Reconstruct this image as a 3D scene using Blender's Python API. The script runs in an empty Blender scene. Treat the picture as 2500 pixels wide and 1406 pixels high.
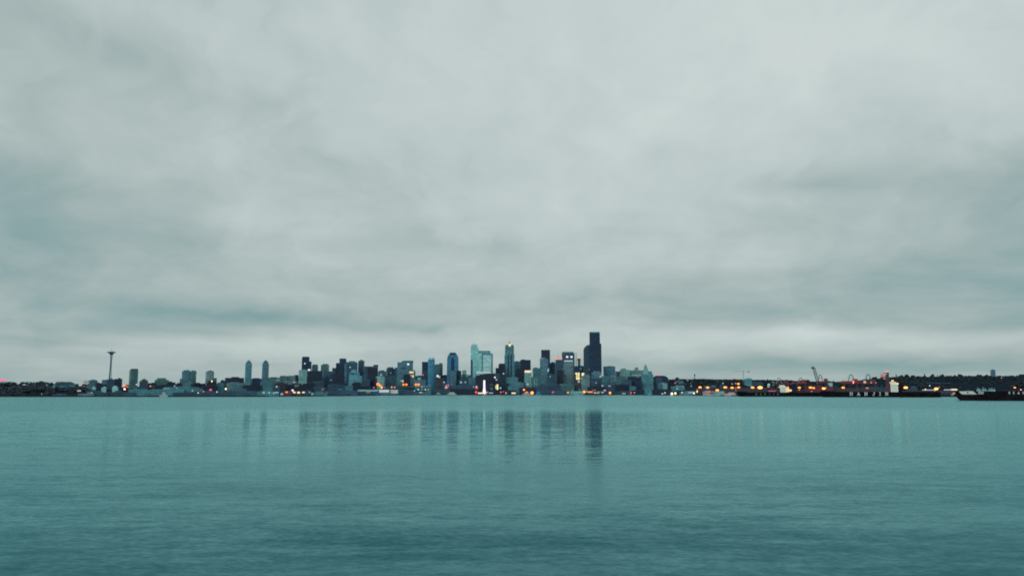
import bpy, bmesh, math, random
from mathutils import Vector, Matrix

scene = bpy.context.scene
COL = scene.collection
rad = math.radians

# ------------------------------------------------------------------ camera
F = 1962.0            # focal length in photo pixels (photo 2500 x 1406)
CX, CY = 1250.0, 703.0
HORIZON = 957.3
CAM_Z = 12.0
PITCH = math.atan((HORIZON - CY) / F)
cam_data = bpy.data.cameras.new("camera")
cam_data.sensor_width = 36.0
cam_data.lens = 36.0 * F / 2500.0
cam_data.clip_start = 0.5
cam_data.clip_end = 200000.0
cam = bpy.data.objects.new("camera", cam_data)
cam.location = (0, 0, CAM_Z)
cam.rotation_euler = (math.pi / 2 + PITCH, 0, 0)
COL.objects.link(cam)
scene.camera = cam
SP, CP = math.sin(PITCH), math.cos(PITCH)


def ray(px, py):
    u, v = (px - CX) / F, (CY - py) / F
    return Vector((u, CP - v * SP, SP + v * CP))


def at(px, py, Y):
    """the world point on the plane y=Y that the camera sees at a photo pixel"""
    d = ray(px, py)
    t = Y / d.y
    return Vector((d.x * t, Y, CAM_Z + d.z * t))


def ppm(Y):
    """metres per photo pixel at distance Y"""
    return Y / F


# ------------------------------------------------------------------ colour management
vs = scene.view_settings
vs.view_transform = 'Standard'
vs.look = 'None'
vs.exposure = 0.0
vs.gamma = 1.0
vs.use_curve_mapping = False
scene.cycles.use_denoising = False
scene.cycles.max_bounces = 6
scene.cycles.sample_clamp_indirect = 3.0
scene.cycles.filter_width = 1.85

# ------------------------------------------------------------------ node helper
class NT:
    def __init__(self, tree):
        self.t = tree
        tree.nodes.clear()

    def n(self, kind, **kw):
        nd = self.t.nodes.new(kind)
        for k, v in kw.items():
            setattr(nd, k, v)
        return nd

    def put(self, sock, v):
        if hasattr(v, 'is_output') or isinstance(v, bpy.types.NodeSocket):
            self.t.links.new(v, sock)
        else:
            sock.default_value = v

    def m(self, op, a, b=0.0, c=None, clamp=False):
        nd = self.n('ShaderNodeMath', operation=op)
        nd.use_clamp = clamp
        self.put(nd.inputs[0], a)
        self.put(nd.inputs[1], b)
        if c is not None:
            self.put(nd.inputs[2], c)
        return nd.outputs[0]

    def vm(self, op, a, b=(0, 0, 0)):
        nd = self.n('ShaderNodeVectorMath', operation=op)
        self.put(nd.inputs[0], a)
        if op == 'SCALE':
            self.put(nd.inputs[3], b)
        else:
            self.put(nd.inputs[1], b)
        return nd.outputs[0]

    def comb(self, x, y, z):
        nd = self.n('ShaderNodeCombineXYZ')
        for i, v in enumerate((x, y, z)):
            self.put(nd.inputs[i], v)
        return nd.outputs[0]

    def noise(self, vec, scale, detail=2.0, rough=0.5, dist=0.0, out=0):
        nd = self.n('ShaderNodeTexNoise')
        self.put(nd.inputs['Vector'], vec)
        nd.inputs['Scale'].default_value = scale
        nd.inputs['Detail'].default_value = detail
        nd.inputs['Roughness'].default_value = rough
        nd.inputs['Distortion'].default_value = dist
        return nd.outputs[out]

    def ramp(self, fac, stops, interp='LINEAR'):
        nd = self.n('ShaderNodeValToRGB')
        cr = nd.color_ramp
        cr.interpolation = interp
        while len(cr.elements) > 1:
            cr.elements.remove(cr.elements[-1])
        cr.elements[0].position = stops[0][0]
        c = stops[0][1]
        cr.elements[0].color = (c[0], c[1], c[2], 1)
        for p, c in stops[1:]:
            e = cr.elements.new(p)
            e.color = (c[0], c[1], c[2], 1)
        self.put(nd.inputs[0], fac)
        return nd.outputs[0]

    def maprange(self, v, a, b, c, d, smooth=False):
        nd = self.n('ShaderNodeMapRange')
        if smooth:
            nd.interpolation_type = 'SMOOTHSTEP'
        self.put(nd.inputs[0], v)
        for i, x in enumerate((a, b, c, d)):
            self.put(nd.inputs[i + 1], x)
        return nd.outputs[0]

    def mixc(self, f, a, b):
        nd = self.n('ShaderNodeMix', data_type='RGBA')
        self.put(nd.inputs[0], f)
        self.put(nd.inputs[6], a)
        self.put(nd.inputs[7], b)
        return nd.outputs[2]


def lin(r, g, b):
    def f(c):
        c /= 255.0
        return c / 12.92 if c <= 0.04045 else ((c + 0.055) / 1.055) ** 2.4
    return (f(r), f(g), f(b), 1.0)


# ------------------------------------------------------------------ sky: thick evening overcast
SUN_EL, SUN_AZ = rad(32), rad(205)      # hidden behind the cloud, behind the camera
world = bpy.data.worlds.new("World")
scene.world = world
world.use_nodes = True
W = NT(world.node_tree)
tc = W.n('ShaderNodeTexCoord').outputs['Generated']
nrm = W.vm('NORMALIZE', tc)
sep = W.n('ShaderNodeSeparateXYZ')
W.put(sep.inputs[0], nrm)
dx, dy, dz = sep.outputs
el = W.m('ARCSINE', dz)
az = W.m('ARCTAN2', dx, dy)
dzp = W.m('MAXIMUM', dz, 0.0)
den = W.m('ADD', dzp, 0.15)
cp = W.comb(W.m('DIVIDE', dx, den), W.m('DIVIDE', dy, den), 0.0)
warp = W.noise(W.comb(W.m('MULTIPLY', az, 2.2), W.m('MULTIPLY', el, 4.4), 3.0), 2.6, 3.0, 0.5, out=1)
wsep = W.n('ShaderNodeSeparateXYZ')
W.put(wsep.inputs[0], warp)
azw = W.m('ADD', az, W.m('MULTIPLY', W.m('SUBTRACT', wsep.outputs[0], 0.5), 0.17))
elw = W.m('ADD', el, W.m('MULTIPLY', W.m('SUBTRACT', wsep.outputs[1], 0.5), 0.034))

# broad cloud masses: (photo x, photo y, half width, half height, lift, slant)
MASSES = [
    (1800, 150, 900, 330, 0.22, 0.0), (1150, 380, 600, 240, 0.09, 0.0), (1250, 40, 700, 240, 0.10, 0.0), (2300, 60, 500, 260, 0.08, 0.0),
    (60, 130, 330, 110, -0.06, 0.25), (330, 150, 320, 60, -0.07, 0.30), (520, 110, 180, 60, 0.07, 0.2),
    (40, 520, 340, 120, -0.17, 0.20), (180, 480, 260, 45, -0.06, 0.30), (60, 690, 380, 60, -0.12, 0.08),
    (420, 470, 200, 34, -0.07, -0.02), (780, 420, 260, 60, -0.06, 0.0), (560, 520, 260, 40, 0.07, 0.05),
    (900, 610, 420, 50, -0.05, 0.0), (560, 715, 260, 26, 0.08, 0.05), (140, 760, 200, 24, 0.07, 0.0),
    (560, 770, 340, 24, -0.20, 0.03), (400, 812, 130, 14, -0.14, 0.0), (760, 790, 240, 16, -0.08, 0.0),
    (60, 838, 150, 14, -0.16, 0.0), (1062, 802, 50, 18, -0.20, 0.0), (985, 798, 40, 8, -0.07, 0.1),
    (1050, 640, 240, 30, 0.06, 0.0), (1630, 385, 58, 40, -0.15, 0.0), (1240, 370, 260, 60, -0.05, 0.0),
    (2000, 445, 120, 42, -0.15, 0.03), (2240, 455, 180, 38, -0.14, 0.10), (2480, 480, 220, 200, -0.10, 0.0),
    (1950, 530, 120, 26, -0.07, 0.1), (2150, 640, 260, 40, -0.06, 0.0), (2400, 740, 430, 70, -0.13, 0.0),
    (1800, 770, 380, 24, -0.08, 0.0), (1480, 720, 160, 24, -0.07, 0.0), (1760, 670, 300, 20, -0.05, 0.0),
    (1950, 822, 240, 18, 0.26, 0.0), (2350, 832, 260, 20, 0.15, 0.0), (1500, 815, 260, 22, 0.06, 0.0),
    (1800, 850, 500, 20, 0.08, 0.02), (2130, 893, 430, 20, -0.22, 0.0), (700, 852, 800, 30, 0.09, 0.0), (1900, 885, 200, 10, -0.06, 0.0),
    (930, 830, 300, 30, 0.08, 0.0), (640, 860, 300, 30, 0.05, 0.0), (2480, 790, 120, 18, -0.07, 0.0),
    (1330, 760, 200, 14, -0.05, 0.0), (1080, 730, 220, 16, -0.05, 0.0),
]
tot = 0.0
for (px, py, hw, hh, lift, slant) in MASSES:
    d = ray(px, py).normalized()
    a0, e0 = math.atan2(d.x, d.y), math.asin(d.z)
    sa, se = hw / F, hh / F
    da = W.m('SUBTRACT', azw, a0)
    de = W.m('SUBTRACT', elw, e0)
    if slant:
        de = W.m('MULTIPLY_ADD', da, slant, de)
    q = W.m('MULTIPLY_ADD', W.m('MULTIPLY', da, da), 1.0 / sa ** 2, W.m('MULTIPLY', W.m('MULTIPLY', de, de), 1.0 / se ** 2))
    g = W.m('EXPONENT', W.m('MULTIPLY', q, -1.0))
    tot = W.m('MULTIPLY_ADD', g, lift, tot)
n1 = W.noise(cp, 0.55, 6.0, 0.52, 0.35)
stretch = W.vm('MULTIPLY', cp, (0.35, 1.0, 1.0))
n2 = W.noise(stretch, 1.15, 5.0, 0.5, 0.2)
n3 = W.noise(cp, 3.2, 4.0, 0.55)
vlog = W.m('LOGARITHM', W.m('ADD', W.m('MAXIMUM', elw, 0.0), 0.07), math.e)     # lumps flatten towards the horizon
lump = W.comb(azw, W.m('MULTIPLY', vlog, 0.42), 9.0)
n4 = W.noise(lump, 3.4, 5.0, 0.52, 0.25)
n5 = W.noise(W.comb(azw, W.m('MULTIPLY', vlog, 0.40), 21.0), 8.0, 5.0, 0.55, 0.15)
n6 = W.noise(W.comb(azw, W.m('MULTIPLY', vlog, 0.5), 33.0), 19.0, 4.0, 0.55)
basis = W.maprange(el, 0.0, 0.55, 0.43, 0.60)
b = W.m('ADD', basis, W.m('MULTIPLY', W.m('SUBTRACT', n1, 0.5), 0.16))
b = W.m('ADD', b, W.m('MULTIPLY', W.m('SUBTRACT', n2, 0.5), 0.16))
b = W.m('ADD', b, W.m('MULTIPLY', W.m('SUBTRACT', n3, 0.5), 0.05))
b = W.m('ADD', b, W.m('MULTIPLY', W.m('SUBTRACT', n4, 0.5), 0.48))
b = W.m('ADD', b, W.m('MULTIPLY', W.m('SUBTRACT', n5, 0.5), 0.42))
b = W.m('ADD', b, W.m('MULTIPLY', W.m('SUBTRACT', n6, 0.5), 0.18))
b = W.m('ADD', b, tot, clamp=True)
cloud = W.ramp(b, [(0.0, lin(96, 142, 147)), (0.22, lin(134, 164, 165)), (0.42, lin(165, 182, 181)),
                   (0.62, lin(187, 201, 199)), (0.82, lin(201, 213, 211)), (1.0, lin(212, 222, 218))])
# a little blue and green drift between the cloud layers
hue = W.noise(cp, 0.9, 3.0, 0.5)
cloud = W.mixc(W.maprange(hue, 0.35, 0.7, 0.0, 0.08), cloud, W.mixc(0.5, cloud, lin(172, 192, 205)))
nish = W.n('ShaderNodeTexSky', sky_type='NISHITA')
nish.sun_disc = False
nish.sun_elevation = SUN_EL
nish.sun_rotation = SUN_AZ
nish.altitude = 10
bg_sky = W.n('ShaderNodeBackground')
W.put(bg_sky.inputs[0], nish.outputs[0])
bg_sky.inputs[1].default_value = 0.05
bg_cloud = W.n('ShaderNodeBackground')
W.put(bg_cloud.inputs[0], cloud)
bg_cloud.inputs[1].default_value = 1.0
mixw = W.n('ShaderNodeMixShader')
mixw.inputs[0].default_value = 0.96     # the overcast hides nearly all of the blue
W.put(mixw.inputs[1], bg_sky.outputs[0])
W.put(mixw.inputs[2], bg_cloud.outputs[0])
wo = W.n('ShaderNodeOutputWorld')
W.put(wo.inputs[0], mixw.outputs[0])
world.cycles.sampling_method = 'MANUAL'
world.cycles.sample_map_resolution = 512

sun_data = bpy.data.lights.new("sun", 'SUN')
sun_data.energy = 0.5
sun_data.angle = rad(30)
sun_data.color = (1.0, 0.93, 0.85)
sun = bpy.data.objects.new("sun", sun_data)
sun_dir = Vector((math.sin(SUN_AZ) * math.cos(SUN_EL), math.cos(SUN_AZ) * math.cos(SUN_EL), math.sin(SUN_EL)))
sun.rotation_euler = (-sun_dir).to_track_quat('-Z', 'Y').to_euler()
sun.location = (0, -100, 300)
COL.objects.link(sun)
# ------------------------------------------------------------------ tagging and mesh helpers
def tag(o, label=None, cat=None, group=None, kind=None):
    if label: o['label'] = label
    if cat: o['category'] = cat
    if group: o['group'] = group
    if kind: o['kind'] = kind
    return o


def link_mesh(name, verts, faces, mat=None, parent=None, smooth=False):
    me = bpy.data.meshes.new(name)
    me.from_pydata([tuple(v) for v in verts], [], faces)
    if mat:
        me.materials.append(mat)
    if smooth:
        for p in me.polygons:
            p.use_smooth = True
    me.update()
    o = bpy.data.objects.new(name, me)
    COL.objects.link(o)
    if parent:
        o.parent = parent
    return o


# ------------------------------------------------------------------ water
wm = bpy.data.materials.new("sea_water")
wm.use_nodes = True
N = NT(wm.node_tree)
pos = N.n('ShaderNodeNewGeometry').outputs['Position']
psep = N.n('ShaderNodeSeparateXYZ')
N.put(psep.inputs[0], pos)
wx, wy = psep.outputs[0], psep.outputs[1]


def slope(scale, stretch, ang, amp, detail=2.0):
    """wave slopes: long crests lie across the view, turned by ang"""
    mp = N.n('ShaderNodeMapping')
    mp.vector_type = 'POINT'
    N.put(mp.inputs[0], pos)
    mp.inputs['Rotation'].default_value = (0, 0, rad(ang))
    mp.inputs['Scale'].default_value = (scale * stretch, scale, scale)
    c = N.noise(mp.outputs[0], 1.0, detail, 0.55, out=1)
    c = N.vm('SUBTRACT', c, (0.5, 0.5, 0.5))
    return N.vm('MULTIPLY', c, (amp * 0.5, amp, 0.0))


# wind: calm sheet in the middle distance, ruffled towards the far shore and in patches
dist = N.m('POWER', N.m('ADD', N.m('MULTIPLY', wx, wx), N.m('MULTIPLY', wy, wy)), 0.5)
pw = N.vm('MULTIPLY', pos, (0.0011, 0.0034, 1.0))
patch = N.noise(pw, 1.0, 4.0, 0.55, 0.4)
far = N.maprange(N.m('ADD', dist, N.m('MULTIPLY', N.m('SUBTRACT', patch, 0.5), 500.0)), 440.0, 700.0, 0.0, 1.0, True)
pw2 = N.vm('MULTIPLY', pos, (0.012, 0.055, 1.0))
patch2 = N.noise(pw2, 1.0, 4.0, 0.6, 0.6)
left = N.maprange(N.m('DIVIDE', wx, wy), -0.50, -0.30, 1.0, 0.0, True)
far = N.m('MAXIMUM', far, N.m('MULTIPLY', left, N.maprange(dist, 90.0, 330.0, 0.0, 0.62, True)))
right = N.maprange(N.m('DIVIDE', wx, wy), 0.125, 0.22, 0.0, 0.22, True)
far = N.m('MAXIMUM', far, N.m('MULTIPLY', right, N.maprange(dist, 90.0, 330.0, 0.0, 1.0, True)))
near = N.maprange(dist, 55.0, 190.0, 1.0, 0.0, True)
wind = N.m('ADD', N.m('MULTIPLY', N.maprange(patch2, 0.38, 0.68, 0.0, 1.0), 0.30), 0.20)
wind = N.m('ADD', wind, N.m('MULTIPLY', far, 1.9))
wind = N.m('ADD', wind, N.m('MULTIPLY', near, 0.70))
s = N.vm('ADD', slope(0.9, 0.42, 12, 0.22, 3.0), slope(0.22, 0.34, -7, 0.13, 2.0))
s = N.vm('ADD', s, slope(3.1, 0.5, 25, 0.26, 2.0))
s = N.vm('SCALE', s, wind)
swell = N.vm('ADD', slope(0.06, 0.30, 5, 0.15, 3.0), slope(0.20, 0.24, 9, 0.24, 4.0))
s = N.vm('ADD', s, N.vm('SCALE', swell, N.m('ADD', 0.05, N.m('MULTIPLY', near, near))))
nv = N.vm('NORMALIZE', N.vm('ADD', s, (0, 0, 1)))
# reflection by Fresnel over the deep green-blue of the water itself
rough = N.m('ADD', N.m('ADD', 0.095, N.m('MULTIPLY', far, 0.15)), N.m('MULTIPLY', near, 0.16))
fres = N.n('ShaderNodeFresnel')
fres.inputs['IOR'].default_value = 1.115
N.put(fres.inputs['Normal'], nv)
deep = N.n('ShaderNodeBsdfDiffuse')
deep.inputs['Color'].default_value = (0.002, 0.090, 0.124, 1)
mirror = N.n('ShaderNodeBsdfGlossy')
mirror.inputs['Color'].default_value = (0.58, 1.0, 1.0, 1)
N.put(mirror.inputs['Roughness'], rough)
N.put(mirror.inputs['Normal'], nv)
mx = N.n('ShaderNodeMixShader')
N.put(mx.inputs[0], N.m('MULTIPLY', fres.outputs[0], N.m('SUBTRACT', 1.0, N.m('MULTIPLY', far, 0.24))))   # ruffled water hides part of its own mirror
N.put(mx.inputs[1], deep.outputs[0])
N.put(mx.inputs[2], mirror.outputs[0])
out = N.n('ShaderNodeOutputMaterial')
N.put(out.inputs[0], mx.outputs[0])
R = 60000.0
water = link_mesh("water", [(-R, -3000, 0), (R, -3000, 0), (R, R, 0), (-R, R, 0)], [(0, 1, 2, 3)], wm)
tag(water, kind='structure')
# ------------------------------------------------------------------ land
def interp(x, pts):
    if x <= pts[0][0]:
        return pts[0][1]
    for (xa, ya), (xb, yb) in zip(pts, pts[1:]):
        if x <= xb:
            return ya + (yb - ya) * (x - xa) / (xb - xa)
    return pts[-1][1]


def sstep(t):
    t = max(0.0, min(1.0, t))
    return t * t * (3 - 2 * t)


SHORE = [(-900, 2050), (0, 2120), (620, 2150), (750, 2330), (880, 2700), (1000, 3380), (1100, 3640), (1500, 3600),
         (1600, 3300), (1760, 2560), (1900, 2440), (2150, 2180), (2330, 2080), (2500, 2060), (3400, 2050)]
RIDGE_Y = [(-900, 938), (0, 943), (215, 945), (400, 946), (560, 938), (740, 928), (1000, 928), (1600, 933),
           (1700, 931), (1900, 934), (2050, 938), (2130, 931), (2200, 926), (2500, 924), (3400, 922)]
RIDGE_D = [(-900, 3200), (0, 3300), (300, 4300), (560, 4700), (1100, 5300), (1600, 5500), (3400, 5600)]


def ground(px, D):
    off = D - interp(px, SHORE)
    dr = interp(px, RIDGE_D)
    H = CAM_Z + (HORIZON - interp(px, RIDGE_Y)) * dr / F
    z = 3.0 + (H - 3.0) * sstep((off - 60) / (dr - interp(px, SHORE) - 60))
    if px < 240:
        z += 15.0 * sstep((off - 25) / 130.0) * sstep((240 - px) / 60.0) * (1 - 0.6 * sstep((off - 300) / 800))
    return z


def px_of(x, Y):
    """approximate photo column of a point near the ground"""
    v = (CY - 950.0) / F
    return CX + F * (x / Y) * (CP - v * SP)


def ground_xy(x, Y):
    return ground(px_of(x, Y), Y)


def simple_mat(name, col, rough=0.6, metal=0.0, mottle=0.0, mscale=0.2, emit=None, strength=0.0):
    m = bpy.data.materials.new(name)
    m.use_nodes = True
    M = NT(m.node_tree)
    bs = M.n('ShaderNodeBsdfPrincipled')
    c = (col[0], col[1], col[2], 1)
    if mottle:
        tcn = M.n('ShaderNodeTexCoord').outputs['Object']
        f = M.noise(tcn, mscale, 5.0, 0.6)
        lo = tuple(v * (1 - mottle) for v in col[:3]) + (1,)
        hi = tuple(min(0.95, v * (1 + mottle)) for v in col[:3]) + (1,)
        M.put(bs.inputs['Base Color'], M.mixc(M.maprange(f, 0.3, 0.7, 0, 1), lo, hi))
    else:
        bs.inputs['Base Color'].default_value = c
    bs.inputs['Roughness'].default_value = rough
    bs.inputs['Metallic'].default_value = metal
    if rough >= 0.8:
        bs.inputs['Specular IOR Level'].default_value = 0.0
    if emit:
        bs.inputs['Emission Color'].default_value = (emit[0], emit[1], emit[2], 1)
        bs.inputs['Emission Strength'].default_value = strength
    o = M.n('ShaderNodeOutputMaterial')
    M.put(o.inputs[0], bs.outputs[0])
    return m


ground_mat = simple_mat("dark_hillside", (0.018, 0.029, 0.042), 0.95, 0, 0.5, 0.012)
wall_mat = simple_mat("wet_seawall", (0.018, 0.024, 0.030), 0.7, 0, 0.5, 0.06)

cols = list(range(-800, 3301, 25))
gv, gf = [], []
NR = 46
for c in cols:
    ds = interp(c, SHORE)
    k = (c - CX) / F / (CP - (CY - 950.0) / F * SP)
    for r in range(NR):
        t = r / (NR - 1)
        D = ds + 2.0 + (9000 - ds) * t ** 1.8
        gv.append((k * D, D, ground(c, D)))
for i in range(len(cols) - 1):
    for r in range(NR - 1):
        a = i * NR + r
        gf.append((a, a + NR, a + NR + 1, a + 1))
tag(link_mesh("terrain", gv, gf, ground_mat, smooth=True), kind='structure')
sv, sf = [], []
for c in cols:
    ds = interp(c, SHORE)
    k = (c - CX) / F / (CP - (CY - 950.0) / F * SP)
    for (dd, z) in ((0, -2.0), (0, 3.05), (4.5, 3.05)):
        sv.append((k * (ds + dd), ds + dd, z))
for i in range(len(cols) - 1):
    for r in range(2):
        a = i * 3 + r
        sf.append((a, a + 3, a + 4, a + 1))
tag(link_mesh("shore", sv, sf, wall_mat), kind='structure')

# ------------------------------------------------------------------ facade materials
KA = 2.9
TONES = {
    'navy': (29, 47, 63), 'dark': (30, 42, 54), 'inkblue': (36, 57, 71), 'slate': (40, 62, 76), 'bluegrey': (56, 86, 98),
    'teal': (56, 93, 102), 'brightteal': (63, 108, 118), 'pale': (104, 148, 152), 'green': (52, 82, 86),
    'palegreen': (84, 120, 121), 'grey': (74, 98, 104), 'blue': (46, 92, 117), 'brown': (46, 52, 58),
    'white': (176, 196, 198), 'cream': (172, 184, 170), 'cabin': (100, 135, 140), 'redbrown': (74, 48, 56), 'pinkgrey': (128, 112, 116),
    'glass': (98, 140, 145), 'lightglass': (118, 160, 163),
}
_fac = {}


def facade(style):
    if style in _fac:
        return _fac[style]
    t = lin(*TONES[style])
    base = [max(0.004, (c - o) * KA) for c, o in zip(t[:3], (0.008, 0.012, 0.012))]   # less the sheen of the glass
    wall = tuple(min(0.85, c * 1.18) for c in base) + (1,)
    glass = tuple(min(0.85, c * 0.80) for c in base) + (1,)
    m = bpy.data.materials.new("facade_" + style)
    m.use_nodes = True
    M = NT(m.node_tree)
    oc = M.n('ShaderNodeTexCoord').outputs['Object']
    s = M.n('ShaderNodeSeparateXYZ')
    M.put(s.inputs[0], oc)
    h = M.m('DIVIDE', M.m('ADD', s.outputs[0], s.outputs[1]), 5.2)
    z = M.m('DIVIDE', s.outputs[2], 3.9)
    cell = M.comb(M.m('FLOOR', h), M.m('FLOOR', z), 0)
    wn = M.n('ShaderNodeTexWhiteNoise', noise_dimensions='2D')
    M.put(wn.inputs[0], cell)
    bay = M.comb(M.m('FLOOR', M.m('DIVIDE', h, 3.0)), M.m('FLOOR', M.m('DIVIDE', z, 2.0)), 7.0)
    wn2 = M.n('ShaderNodeTexWhiteNoise', noise_dimensions='3D')
    M.put(wn2.inputs[0], bay)
    mask = M.m('MULTIPLY', M.m('GREATER_THAN', M.m('FRACT', h), 0.2), M.m('GREATER_THAN', M.m('FRACT', z), 0.32))
    val = M.m('ADD', M.m('MULTIPLY', wn.outputs[0], 0.6), M.m('MULTIPLY', wn2.outputs[0], 0.75))
    val = M.m('ADD', val, 0.32)
    weather = M.maprange(M.noise(oc, 0.035, 4.0, 0.6), 0.3, 0.7, 0.80, 1.2)
    rnd = M.n('ShaderNodeObjectInfo').outputs['Random']
    var = M.m('MULTIPLY', weather, M.maprange(rnd, 0, 1, 0.86, 1.14))
    gcol = M.vm('SCALE', glass[:3], val)
    col = M.mixc(mask, wall, gcol)
    col = M.vm('SCALE', col, var)
    bs = M.n('ShaderNodeBsdfPrincipled')
    M.put(bs.inputs['Base Color'], col)
    M.put(bs.inputs['Roughness'], M.maprange(mask, 0, 1, 0.75, 0.22))
    lit = M.m('MULTIPLY', mask, M.m('GREATER_THAN', M.m('FRACT', M.m('ADD', M.m('MULTIPLY', wn2.outputs[0], 37.0), rnd)), 0.993))
    bs.inputs['Emission Color'].default_value = (0.62, 0.66, 0.56, 1)     # the few rooms with a lamp on
    M.put(bs.inputs['Emission Strength'], M.m('MULTIPLY', lit, 0.28))
    o = M.n('ShaderNodeOutputMaterial')
    M.put(o.inputs[0], bs.outputs[0])
    _fac[style] = m
    return m


GLOW = {
    'white': ((0.80, 0.88, 0.92), 1.0), 'cream': ((1.0, 0.78, 0.48), 0.95), 'gold': ((1.0, 0.70, 0.26), 0.8),
    'yellow': ((1.0, 0.84, 0.36), 1.1), 'peach': ((1.0, 0.50, 0.34), 0.62), 'pink': ((1.0, 0.13, 0.30), 0.85),
    'rose': ((0.75, 0.22, 0.22), 0.45), 'lavender': ((0.60, 0.66, 0.76), 0.62), 'red': ((1.0, 0.035, 0.05), 1.3), 'pale': ((0.52, 0.64, 0.68), 0.75), 'palemint': ((0.55, 0.75, 0.70), 0.5),
    'orange': ((1.0, 0.21, 0.012), 1.8), 'amber': ((1.0, 0.25, 0.03), 3.0), 'salmon': ((1.0, 0.30, 0.13), 1.0),
    'hotwhite': ((1.0, 0.74, 0.40), 2.4), 'lampwhite': ((0.80, 0.88, 0.92), 0.9), 'lampred': ((0.95, 0.02, 0.05), 1.2),
    'lamppink': ((0.85, 0.10, 0.28), 0.7), 'cyan': ((0.2, 0.75, 0.85), 0.8), 'magenta': ((0.8, 0.03, 0.25), 0.6), 'wheel': ((1.0, 0.93, 0.95), 1.1),
}
_glow = {}


def glow(kind):
    if kind not in _glow:
        c, s_ = GLOW[kind]
        _glow[kind] = simple_mat("lit_" + kind, (0.2, 0.2, 0.2), 0.5, emit=c, strength=s_)
    return _glow[kind]


def mat_of(style):
    if isinstance(style, bpy.types.Material):
        return style
    if style.startswith('*'):
        return glow(style[1:])
    return facade(style)


# ------------------------------------------------------------------ solids in local metres
def prism(poly, y0, y1):
    """poly = outline in x,z seen from the camera, anticlockwise; extruded from y0 to y1"""
    n = len(poly)
    v = [(x, y0, z) for x, z in poly] + [(x, y1, z) for x, z in poly]
    f = [tuple(range(n)), tuple(range(2 * n - 1, n - 1, -1))]
    for i in range(n):
        j = (i + 1) % n
        f.append((i, i + n, j + n, j))
    return v, f


def column(plan, z0, z1, top=1.0):
    """plan = outline in x,y; extruded in z, the top scaled about the middle"""
    n = len(plan)
    mx = sum(p[0] for p in plan) / n
    my = sum(p[1] for p in plan) / n
    v = [(x, y, z0) for x, y in plan] + [(mx + (x - mx) * top, my + (y - my) * top, z1) for x, y in plan]
    f = [tuple(range(n - 1, -1, -1)), tuple(range(n, 2 * n))]
    for i in range(n):
        j = (i + 1) % n
        f.append((i, j, j + n, i + n))
    return v, f


def plan_of(shape, w, d, cx=0.0, cy=0.0):
    a, b = w / 2, d / 2
    if shape == 'oct':
        c = min(a, b) * 0.45
        p = [(-a + c, -b), (a - c, -b), (a, -b + c), (a, b - c), (a - c, b), (-a + c, b), (-a, b - c), (-a, -b + c)]
    elif shape == 'cyl':
        p = [(a * math.cos(k * math.tau / 20), b * math.sin(k * math.tau / 20)) for k in range(20)]
    else:
        p = [(-a, -b), (a, -b), (a, b), (-a, b)]
    return [(x + cx, y + cy) for x, y in p]


def bar(p, q, r, n=4):
    """a straight strut between two points"""
    p, q = Vector(p), Vector(q)
    ax = (q - p).normalized()
    s = Vector((0, 0, 1)) if abs(ax.z) < 0.9 else Vector((1, 0, 0))
    u = ax.cross(s).normalized()
    w = ax.cross(u)
    v, f = [], []
    for e in (p, q):
        for k in range(n):
            t = math.tau * (k + 0.5) / n
            v.append(e + u * (r * math.cos(t)) + w * (r * math.sin(t)))
    for k in range(n):
        j = (k + 1) % n
        f.append((k, j, j + n, k + n))
    f.append(tuple(range(n - 1, -1, -1)))
    f.append(tuple(range(n, 2 * n)))
    return v, f


def joined(*solids):
    V, Fc = [], []
    for v, f in solids:
        o = len(V)
        V += [tuple(p) for p in v]
        Fc += [tuple(i + o for i in g) for g in f]
    return V, Fc


def box(x0, x1, y0, y1, z0, z1):
    return column([(x0, y0), (x1, y0), (x1, y1), (x0, y1)], z0, z1)


def lathe(prof, n=24, cx=0, cy=0):
    v, f = [], []
    for r, z in prof:
        for k in range(n):
            t = math.tau * k / n
            v.append((cx + r * math.cos(t), cy + r * math.sin(t), z))
    for i in range(len(prof) - 1):
        for k in range(n):
            j = (k + 1) % n
            f.append((i * n + k, i * n + j, (i + 1) * n + j, (i + 1) * n + k))
    f.append(tuple(range(n - 1, -1, -1)))
    f.append(tuple(range((len(prof) - 1) * n, len(prof) * n)))
    return v, f


def root(name, label, cat, loc, rz=0.0, group=None):
    o = bpy.data.objects.new(name, None)
    o.empty_display_size = 1
    COL.objects.link(o)
    o.location = loc
    o.rotation_euler = (0, 0, rz)
    return tag(o, label, cat, group)


def part(name, solid, style, parent, label=None, smooth=False):
    o = link_mesh(name, solid[0], solid[1], mat_of(style) if style else None, parent, smooth)
    if label:
        o['label'] = label
    return o


_rng = random.Random(5)


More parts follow.
